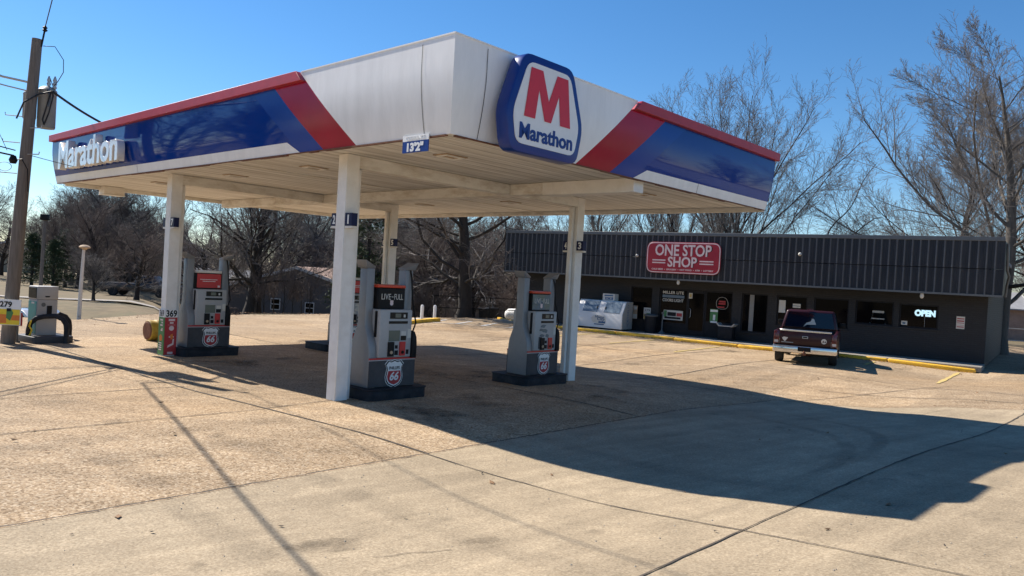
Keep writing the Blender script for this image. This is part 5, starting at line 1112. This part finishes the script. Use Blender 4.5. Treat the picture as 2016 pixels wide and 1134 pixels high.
def gen_tree(seed, H, r0, kind):
    rg = np.random.default_rng(seed); trunk = []; crown = []
    K = dict(
        vase=dict(nseg=[9, 8, 6, 5, 3], wig=[.05, .09, .13, .17, .2], up=[.05, .1, .1, .08, .05], cnt=[17, 12, 10, 6], ang=[40, 36, 38, 40], rat=[.66, .5, .42, .4], t0=[.2, .16, .1, .1], tl=.72),
        oak=dict(nseg=[8, 9, 7, 5, 3], wig=[.06, .15, .2, .25, .25], up=[.03, .05, .04, .02, .0], cnt=[22, 12, 9, 5], ang=[62, 48, 46, 44], rat=[.78, .5, .46, .42], t0=[.2, .22, .15, .1], tl=.66),
        thicket=dict(nseg=[8, 7, 6, 5, 3], wig=[.08, .12, .15, .2, .2], up=[.05, .07, .06, .04, .02], cnt=[18, 13, 10, 6], ang=[42, 42, 42, 42], rat=[.6, .5, .46, .45], t0=[.16, .15, .12, .1], tl=.78),
        gnarl=dict(nseg=[7, 9, 7, 5, 3], wig=[.12, .26, .26, .26, .25], up=[.04, .06, .05, .03, .0], cnt=[6, 8, 8, 5], ang=[40, 46, 48, 46], rat=[.85, .5, .45, .42], t0=[.42, .22, .15, .1], tl=.55),
        fan=dict(nseg=[6, 11, 8, 5, 3], wig=[.04, .06, .1, .13, .15], up=[.03, .055, .065, .05, .03], cnt=[18, 17, 11, 6], ang=[40, 34, 36, 40], rat=[1.55, .4, .42, .45], t0=[.35, .2, .1, .1], tl=.42),
        lead=dict(nseg=[12, 10, 7, 5, 3], wig=[.035, .06, .09, .12, .14], up=[.06, .05, .06, .05, .03], cnt=[28, 16, 11, 6], ang=[64, 34, 36, 38], rat=[.78, .4, .42, .45], t0=[.18, .2, .1, .1], tl=.95, taper=.72),
        shrub=dict(nseg=[5, 6, 5, 4, 3], wig=[.15, .16, .18, .2, .2], up=[.1, .08, .06, .04, .02], cnt=[9, 8, 7, 3], ang=[36, 36, 38, 40], rat=[.9, .5, .5, .5], t0=[.02, .15, .1, .1], tl=.55))[kind]
    sides = [10, 7, 5, 3, 3]
    def grow(p, d, L, r, lev):
        n = K['nseg'][lev]; P = [p]; R_ = [r]; dd = d; rend = r*(.12 if 'taper' in K and lev == 0 else .45 if lev == 0 else .3); st = L/n; dirs = [d]
        for i in range(n):
            dd = dd+rg.normal(0, K['wig'][lev], 3); dd[2] += K['up'][lev]; dd = dd/np.linalg.norm(dd)
            p = p+dd*st; P.append(p); R_.append(r+(rend-r)*(i+1)/n); dirs.append(dd)
        P = np.array(P); R_ = np.maximum(np.array(R_), .0042)
        if lev == 0: R_[0] *= 1.35
        (trunk if lev <= 1 else crown).append((P, R_, sides[lev], 0))
        if lev == 4: return
        c = K['cnt'][lev]
        for j in range(c):
            t = K['t0'][lev]+(1-K['t0'][lev])*(j+rg.uniform(.1, .95))/c; f = t*n; i = min(n-1, int(f)); q = P[i]+(P[i+1]-P[i])*(f-i); dr = dirs[i+1]
            a = np.radians(K['ang'][lev]*rg.uniform(.65, 1.3)*(1.1-.3*t)); o_ = np.cross(dr, rg.normal(0, 1, 3)); o_ /= np.linalg.norm(o_)+1e-9
            if lev == 0:
                az = j*2.4+rg.uniform(-.4, .4); o_ = np.array([math.cos(az), math.sin(az), 0])
            nd = dr*math.cos(a)+o_*math.sin(a); nd /= np.linalg.norm(nd)
            rr = (R_[i]+(R_[i+1]-R_[i])*(f-i))*rg.uniform(*((.28, .46), (.36, .56), (.45, .65), (.5, .7))[lev])
            LL = L*K['rat'][lev]*(1-.45*(t-K['t0'][lev]) if lev else 1-K.get('taper', .2)*t)*rg.uniform(.75, 1.2)
            grow(q, nd, LL, max(rr, .006), lev+1)
    grow(np.array([0, 0, -.3]), np.array([rg.normal(0, .03), rg.normal(0, .03), 1.0]), H*K['tl'], r0, 0)
    zt = max(P[-1][2] for P, *_ in crown+trunk); s_ = H/zt
    sc = lambda L_: [(P*s_, r, k, m_) for P, r, k, m_ in L_]
    return sc(trunk), sc(crown)
PROTO = {}
def proto(key, seed, H, r0, kind, bark='bark', twig='twig'):
    t, c = gen_tree(seed, H, r0, kind); PROTO[key] = (tubes_mesh('trunk', t, [bark]), tubes_mesh('crown', c, [twig]))
proto('vaseA', 5, 14, .34, 'vase', 'bark', 'twig2'); proto('vaseB', 17, 15, .42, 'vase', 'bark2', 'twig2')
proto('fanA', 83, 14, .24, 'fan', 'bark', 'twig2'); proto('fanB', 97, 15, .26, 'fan', 'bark2', 'twig2'); proto('leadA', 103, 14, .24, 'lead', 'bark', 'twig2'); proto('leadB', 107, 15, .27, 'lead', 'bark2', 'twig2'); proto('oakA', 23, 13, .36, 'oak'); proto('oakB', 31, 11, .3, 'oak', 'bark', 'twig3')
proto('thickA', 41, 10, .2, 'thicket', 'bark', 'twig'); proto('thickB', 53, 9, .17, 'thicket', 'bark', 'twig2'); proto('thickC', 59, 11, .22, 'thicket', 'bark', 'twig3')
proto('gnarl', 67, 9, .24, 'gnarl', 'bark', 'twig2'); proto('shrub', 71, 3.4, .035, 'shrub', 'bark', 'twig3')
def evergreen(seed, H, rad):
    """trunk, whorled boughs, and sprays of small needle blades along each bough"""
    rg = np.random.default_rng(seed); tr = [(np.array([[0, 0, -.2], [0, 0, H*.5], [0, 0, H*.97]]), np.array([.16, .1, .02]), 8, 0)]; V = []; F_ = []
    for i in range(190):
        t = rg.uniform(.04, 1)**.9; z = H*t; L_ = rad*(1.03-t)**.8*rg.uniform(.55, 1.1)+.15; az = rg.uniform(0, 6.28); up = rg.uniform(-.15, .45)
        d = np.array([math.cos(az), math.sin(az), up]); d /= np.linalg.norm(d); a = np.array([0, 0, z]); tr.append((np.array([a, a+d*L_*.5, a+d*L_]), np.array([.025, .015, .005]), 3, 0))
        for s_ in range(34):
            q = a+d*L_*rg.uniform(.2, 1.03)+rg.normal(0, .1, 3); e = d*.6+rg.normal(0, .6, 3); e /= np.linalg.norm(e); n_ = np.cross(e, rg.normal(0, 1, 3)); n_ /= np.linalg.norm(n_)+1e-9
            l, w_ = rg.uniform(.12, .3), rg.uniform(.025, .06); k = len(V); V += [q-n_*w_, q+e*l*.5+n_*w_*.8, q+e*l, q+e*l*.4-n_*w_]; F_.append((k, k+1, k+2, k+3))
    me = bpy.data.meshes.new('crown'); me.from_pydata([tuple(v) for v in V], [], F_); me.materials.append(M['needle']); me.update(); return tubes_mesh('trunk', tr, ['bark']), me
PROTO['cedar'] = evergreen(3, 8, 1.9); PROTO['cedar2'] = evergreen(9, 6, 2.0)
def tree(key, label, loc, scale=1, rot=0, group=None, lean=(0, 0), name='bare_tree', cat='tree', sxy=None):
    t = thing(name, label, cat, loc, rot, group); t.scale = (scale*(sxy or 1), scale*(sxy or 1), scale); t.rotation_euler = (lean[0], lean[1], rot)
    for nm, me in zip(('trunk', 'crown'), PROTO[key]):
        o = bpy.data.objects.new(nm, me); COL.objects.link(o); o.parent = t
    return t
def T(key, px, Y, scale, label, rot=0, z=None, **kw):
    q = at(px, 560, Y); q.z = TZ(q.x, q.y) if z is None else z; return tree(key, label, q, scale, rot, **kw)
# the ones that stand out
T('fanA', 1442, 43, 1.14, 'tall bare tree with upright limbs rising behind the red shop sign', 1.0)
T('vaseA', 1405, 46, .74, 'slimmer bare tree left of the tall one behind the shop sign', 3.9, lean=(0, -.1))
T('gnarl', 1622, 41, 1.14, 'crooked dark branched tree behind the shop roof above the pickup', 2.0, name='bare_tree')
T('leadB', 1975, 35.5, 1.08, 'huge bare tree at the right end of the shop, nearest trunk', .4, sxy=1.2)
T('leadA', 1868, 45, 1.0, 'big bare tree half behind the huge one, rising over the shop corner', 2.6)
T('oakB', 1760, 50, .74, 'low spreading bare tree over the middle of the shop roof', 1.3)
T('oakB', 1690, 56, .72, 'low reddish bare tree behind the crooked tree', 4.2)
T('leadA', 2085, 40, 1.05, 'bare tree cut off by the right picture edge', 5.1)
T('oakA', 915, 39.5, .88, 'massive dark trunked tree with low spreading limbs by the fence', .6, z=-.15, sxy=1.25)
T('oakA', 492, 45, .84, 'twin trunked dark tree in front of the grey brick house', 2.2, z=-.9, sxy=1.15)
T('vaseA', 508, 46, .76, 'second stem of the dark twin tree by the grey brick house', 4.4, z=-.9, sxy=1.0)
T('oakA', 552, 78, 1.15, 'thick dark tree behind the ridge of the grey brick house', 3.4)
T('oakA', 628, 80, 1.1, 'leaning dark tree behind the right slope of the grey gable', 5.0, lean=(0, .12))
T('vaseB', 590, 92, 1.0, 'pale limbed tree between the two dark ones behind the gable', 1.7)
T('oakB', 270, 51, .56, 'small bare tree with open crown by the dark blue pickup', .3)
T('thickA', 186, 42, .3, 'low dense bush like tree just right of the lamp post', 1.1, sxy=1.6)
T('vaseA', 335, 66, .82, 'thin pale branched tree beside the poster wrapped column', 2.9, sxy=.75)
T('oakB', 418, 58, .92, 'reddish bare tree with drooping limbs behind the left pump', 4.9)
T('oakB', 1010, 52, .8, 'reddish bare tree between the fence and the shop end', 1.9)
T('thickC', 1060, 60, 1.05, 'bare tree behind the left end of the shop fascia', 3.0)
T('vaseA', 1180, 55, .86, 'bare tree showing above the shop roof beside column three', .2)
T('oakB', 1120, 62, 1.0, 'spreading bare tree above the shop roof left of column three', 2.4)
T('vaseB', 1290, 66, .8, 'faint bare tree above the shop roof left of the tall ones', 3.3)
T('vaseA', 1330, 58, .98, 'feathery bare tree left of the tall tree behind the red sign', 5.5, sxy=.8)
T('oakB', 0, 90, .9, 'far bare tree at the left picture edge above the pole foot', .9)
T('cedar', 722, 46, 1.1, 'dark green evergreen standing between columns one and five', 0, z=-.5, name='evergreen_tree')
T('cedar2', 690, 50, .9, 'smaller evergreen just left of the tall green one', 1, z=-.6, name='evergreen_tree')
for i, (px, Y, s_, lab) in enumerate([(62, 66, .75, 'dark evergreen left of the thin far pole'), (104, 62, .65, 'dark evergreen right of the thin far pole'), (128, 68, .85, 'dark evergreen behind the short lamp post'), (318, 72, .6, 'low evergreen by the white house')]):
    T('cedar2', px, Y, s_, lab, i*1.3, name='evergreen_tree', sxy=1.25)
for i, px in enumerate((505, 522, 541, 560, 578, 596, 612)):
    T('shrub', px, 44+(i % 3)*1.6, .75+.12*(i % 4), 'bare reddish shrub in the row before the grey brick house', i*1.7, z=-.55, name='shrub', cat='shrub', group='bare shrubs before the grey house')
for i, (px, Y) in enumerate([(1030, 44), (1010, 46), (985, 47), (880, 44), (845, 43), (815, 44), (790, 45)]):
    T('shrub', px, Y, .8+.15*(i % 3), 'bare scrubby shrub in the undergrowth along the fence', i*2.1, name='shrub', cat='shrub', group='bare shrubs along the fence')
# the wood on the left and the belts behind: each tree its own
rnd = random.Random(5)
left = [(-40, 82, 1.0), (92, 78, .88), (118, 84, .95), (140, 74, .92), (160, 80, 1.05), (178, 76, 1.12), (196, 72, 1.12), (214, 78, 1.1), (228, 74, .98), (246, 80, .95), (262, 76, .85), (286, 82, .8), (305, 78, .74), (150, 66, .7), (205, 64, .72), (235, 66, .68), (70, 92, .85), (110, 70, .68), (172, 90, 1.15), (208, 92, 1.2), (330, 90, .75), (360, 96, .8), (400, 88, .85)]
for i, (px, Y, s_) in enumerate(left):
    T(('thickA', 'thickB', 'thickC')[i % 3], px, Y, s_*1.05, 'bare tree in the dense grey wood on the left', rnd.uniform(0, 6), group='bare trees of the wood on the left', sxy=1.12)
belt = [(440, 100, 1.1), (470, 92, 1.05), (525, 104, 1.25), (575, 110, 1.3), (640, 100, 1.15), (665, 92, 1.05), (690, 84, 1.1), (705, 70, 1.0), (745, 62, 1.0), (770, 58, 1.05), (795, 56, 1.1), (820, 60, 1.1), (848, 54, 1.0), (872, 62, 1.1), (905, 66, 1.1), (935, 60, .95), (960, 68, 1.0), (985, 74, 1.0), (1000, 60, .85), (780, 50, .8), (830, 48, .72), (860, 50, .8), (650, 76, .95)]
for i, (px, Y, s_) in enumerate(belt):
    T(('thickC', 'thickA', 'oakB')[i % 3], px, Y, s_, 'bare tree in the thick belt beyond the forecourt', rnd.uniform(0, 6), group='bare trees of the belt beyond the forecourt', sxy=1.1)
back = [(1240, 78, .8), (1380, 84, .85), (1480, 74, .82), (1540, 70, .78), (1575, 80, .8), (1655, 74, .72), (1715, 66, .75), (1745, 72, .82), (1790, 68, .85), (1830, 62, .9), (1870, 70, .95), (1945, 66, .95), (2010, 70, 1.0), (2060, 60, .95)]
for i, (px, Y, s_) in enumerate(back):
    T(('thickB', 'thickC', 'thickA')[i % 3], px, Y, s_*.92, 'bare tree in the row behind the shop roof', rnd.uniform(0, 6), group='bare trees of the row behind the shop', sxy=1.1)
# across the street, behind the photographer: what the glossy fascia mirrors
for i, (x, y, s_) in enumerate([(-34, 20, 1.0), (-40, 27, 1.1), (-46, 14, 1.2), (-52, 24, 1.3), (-36, 4, 1.0), (74, 22, 1.1), (68, 38, 1.1), (84, 30, 1.3), (58, 12, 1.0), (92, 16, 1.2), (30, -44, 1.0), (-20, -44, 1.0)]):
    tree(('vaseA', 'oakA', 'thickC')[i % 3], 'bare tree across the street from the station', (x, y, TZ(x, y)), s_, i, 'bare trees across the street')
house('street_house', 'long white house across the street from the station', (50, 24, -.3), R(25), 9, 16, 2.8, 1.4, 'housewhite', 'roofgrey', [(-2, 1.5, 1, 1.2), (2, 1.5, 1, 1.2)])
# ------------------------------------------------------------------ leaf litter and grit
rg = random.Random(21)
def flecks(name, mt, pts, lo, hi, label):
    mb = MB()
    for x, y, z in pts:
        s_ = rg.uniform(lo, hi); a = rg.uniform(0, 6.3); k = len(mb.v); c_, d_ = math.cos(a)*s_, math.sin(a)*s_; l1, l2, l3 = [rg.uniform(0, .7)*s_ for _ in range(3)]
        mb.v += [(x-c_, y-d_, z+l1), (x+d_*.5, y-c_*.5, z+.003), (x+c_, y+d_, z+l2), (x-d_*.5, y+c_*.5, z+.004+l3*.3)]; mb.f += [[k, k+1, k+2], [k, k+2, k+3]]; mb.mi += [0, 0]
    o = mb.build(name, mt, normals=False); return tag(o, label, 'litter', kind='stuff')
pts = []
for _ in range(900):       # drift against the shop kerb
    s_ = -rg.random()*18; dens = .25+.75*(math.sin(s_*1.1)+1)/2
    if rg.random() < dens: q = S(s_, -abs(rg.gauss(0, .16))-.02); pts.append((q.x, q.y, Z(q.x, q.y)+.01))
for _ in range(1500):      # scatter along the ragged edge of the lot and lawn
    i = rg.choice([1, 2, 3, 4, 5, 6, 7, 8]); a, b2 = Vector(LOT[i-1 if i > 1 else 1]), Vector(LOT[i]); p_ = a+(b2-a)*rg.random(); x, y = p_.x+rg.gauss(0, .5), p_.y+rg.gauss(.2, .6); pts.append((x, y, max(Z(x, y) if inside(LOT, x, y) else -9, TZ(x, y))+.02))
for _ in range(170):
    q = W(rg.uniform(-6, 24), rg.uniform(-8, 21)); pts.append((q.x, q.y, Z(q.x, q.y)+.014))
flecks('dead_leaves', 'deadleaf', pts, .02, .06, 'dry brown leaves drifted along kerb and lot edge')
pts = []
for _ in range(22):
    q = W(rg.uniform(-6.5, 6), rg.uniform(-6, 9)); pts.append((q.x, q.y, Z(q.x, q.y)+.02))
for u, v in [(-.7, -4.4), (-1.0, -3.9), (1.6, -4.1), (1.9, -4.5), (-2.3, 5.7), (-3.4, 3.2), (-2.7, 6.9), (1.8, 19), (-5.1, 1.7)]: q = W(u, v); pts.append((q.x, q.y, Z(q.x, q.y)+.02))
flecks('curled_leaves', 'bark', pts, .014, .034, 'dark curled leaves scattered on the concrete')
mb = MB()
for _ in range(420):
    q = W(-rg.uniform(.4, 7), rg.uniform(-6, 5)); s_ = rg.uniform(.003, .011); z = Z(q.x, q.y)+.014; x, y = q.x, q.y
    mb.add([(x-s_, y, z), (x, y-s_, z), (x+s_, y, z), (x, y+s_, z), (x, y, z+s_)], [(0, 1, 4), (1, 2, 4), (2, 3, 4), (3, 0, 4)])
tag(mb.build('gravel', 'pebble', normals=False), 'loose grit and pebbles on the concrete apron', 'grit', kind='stuff')
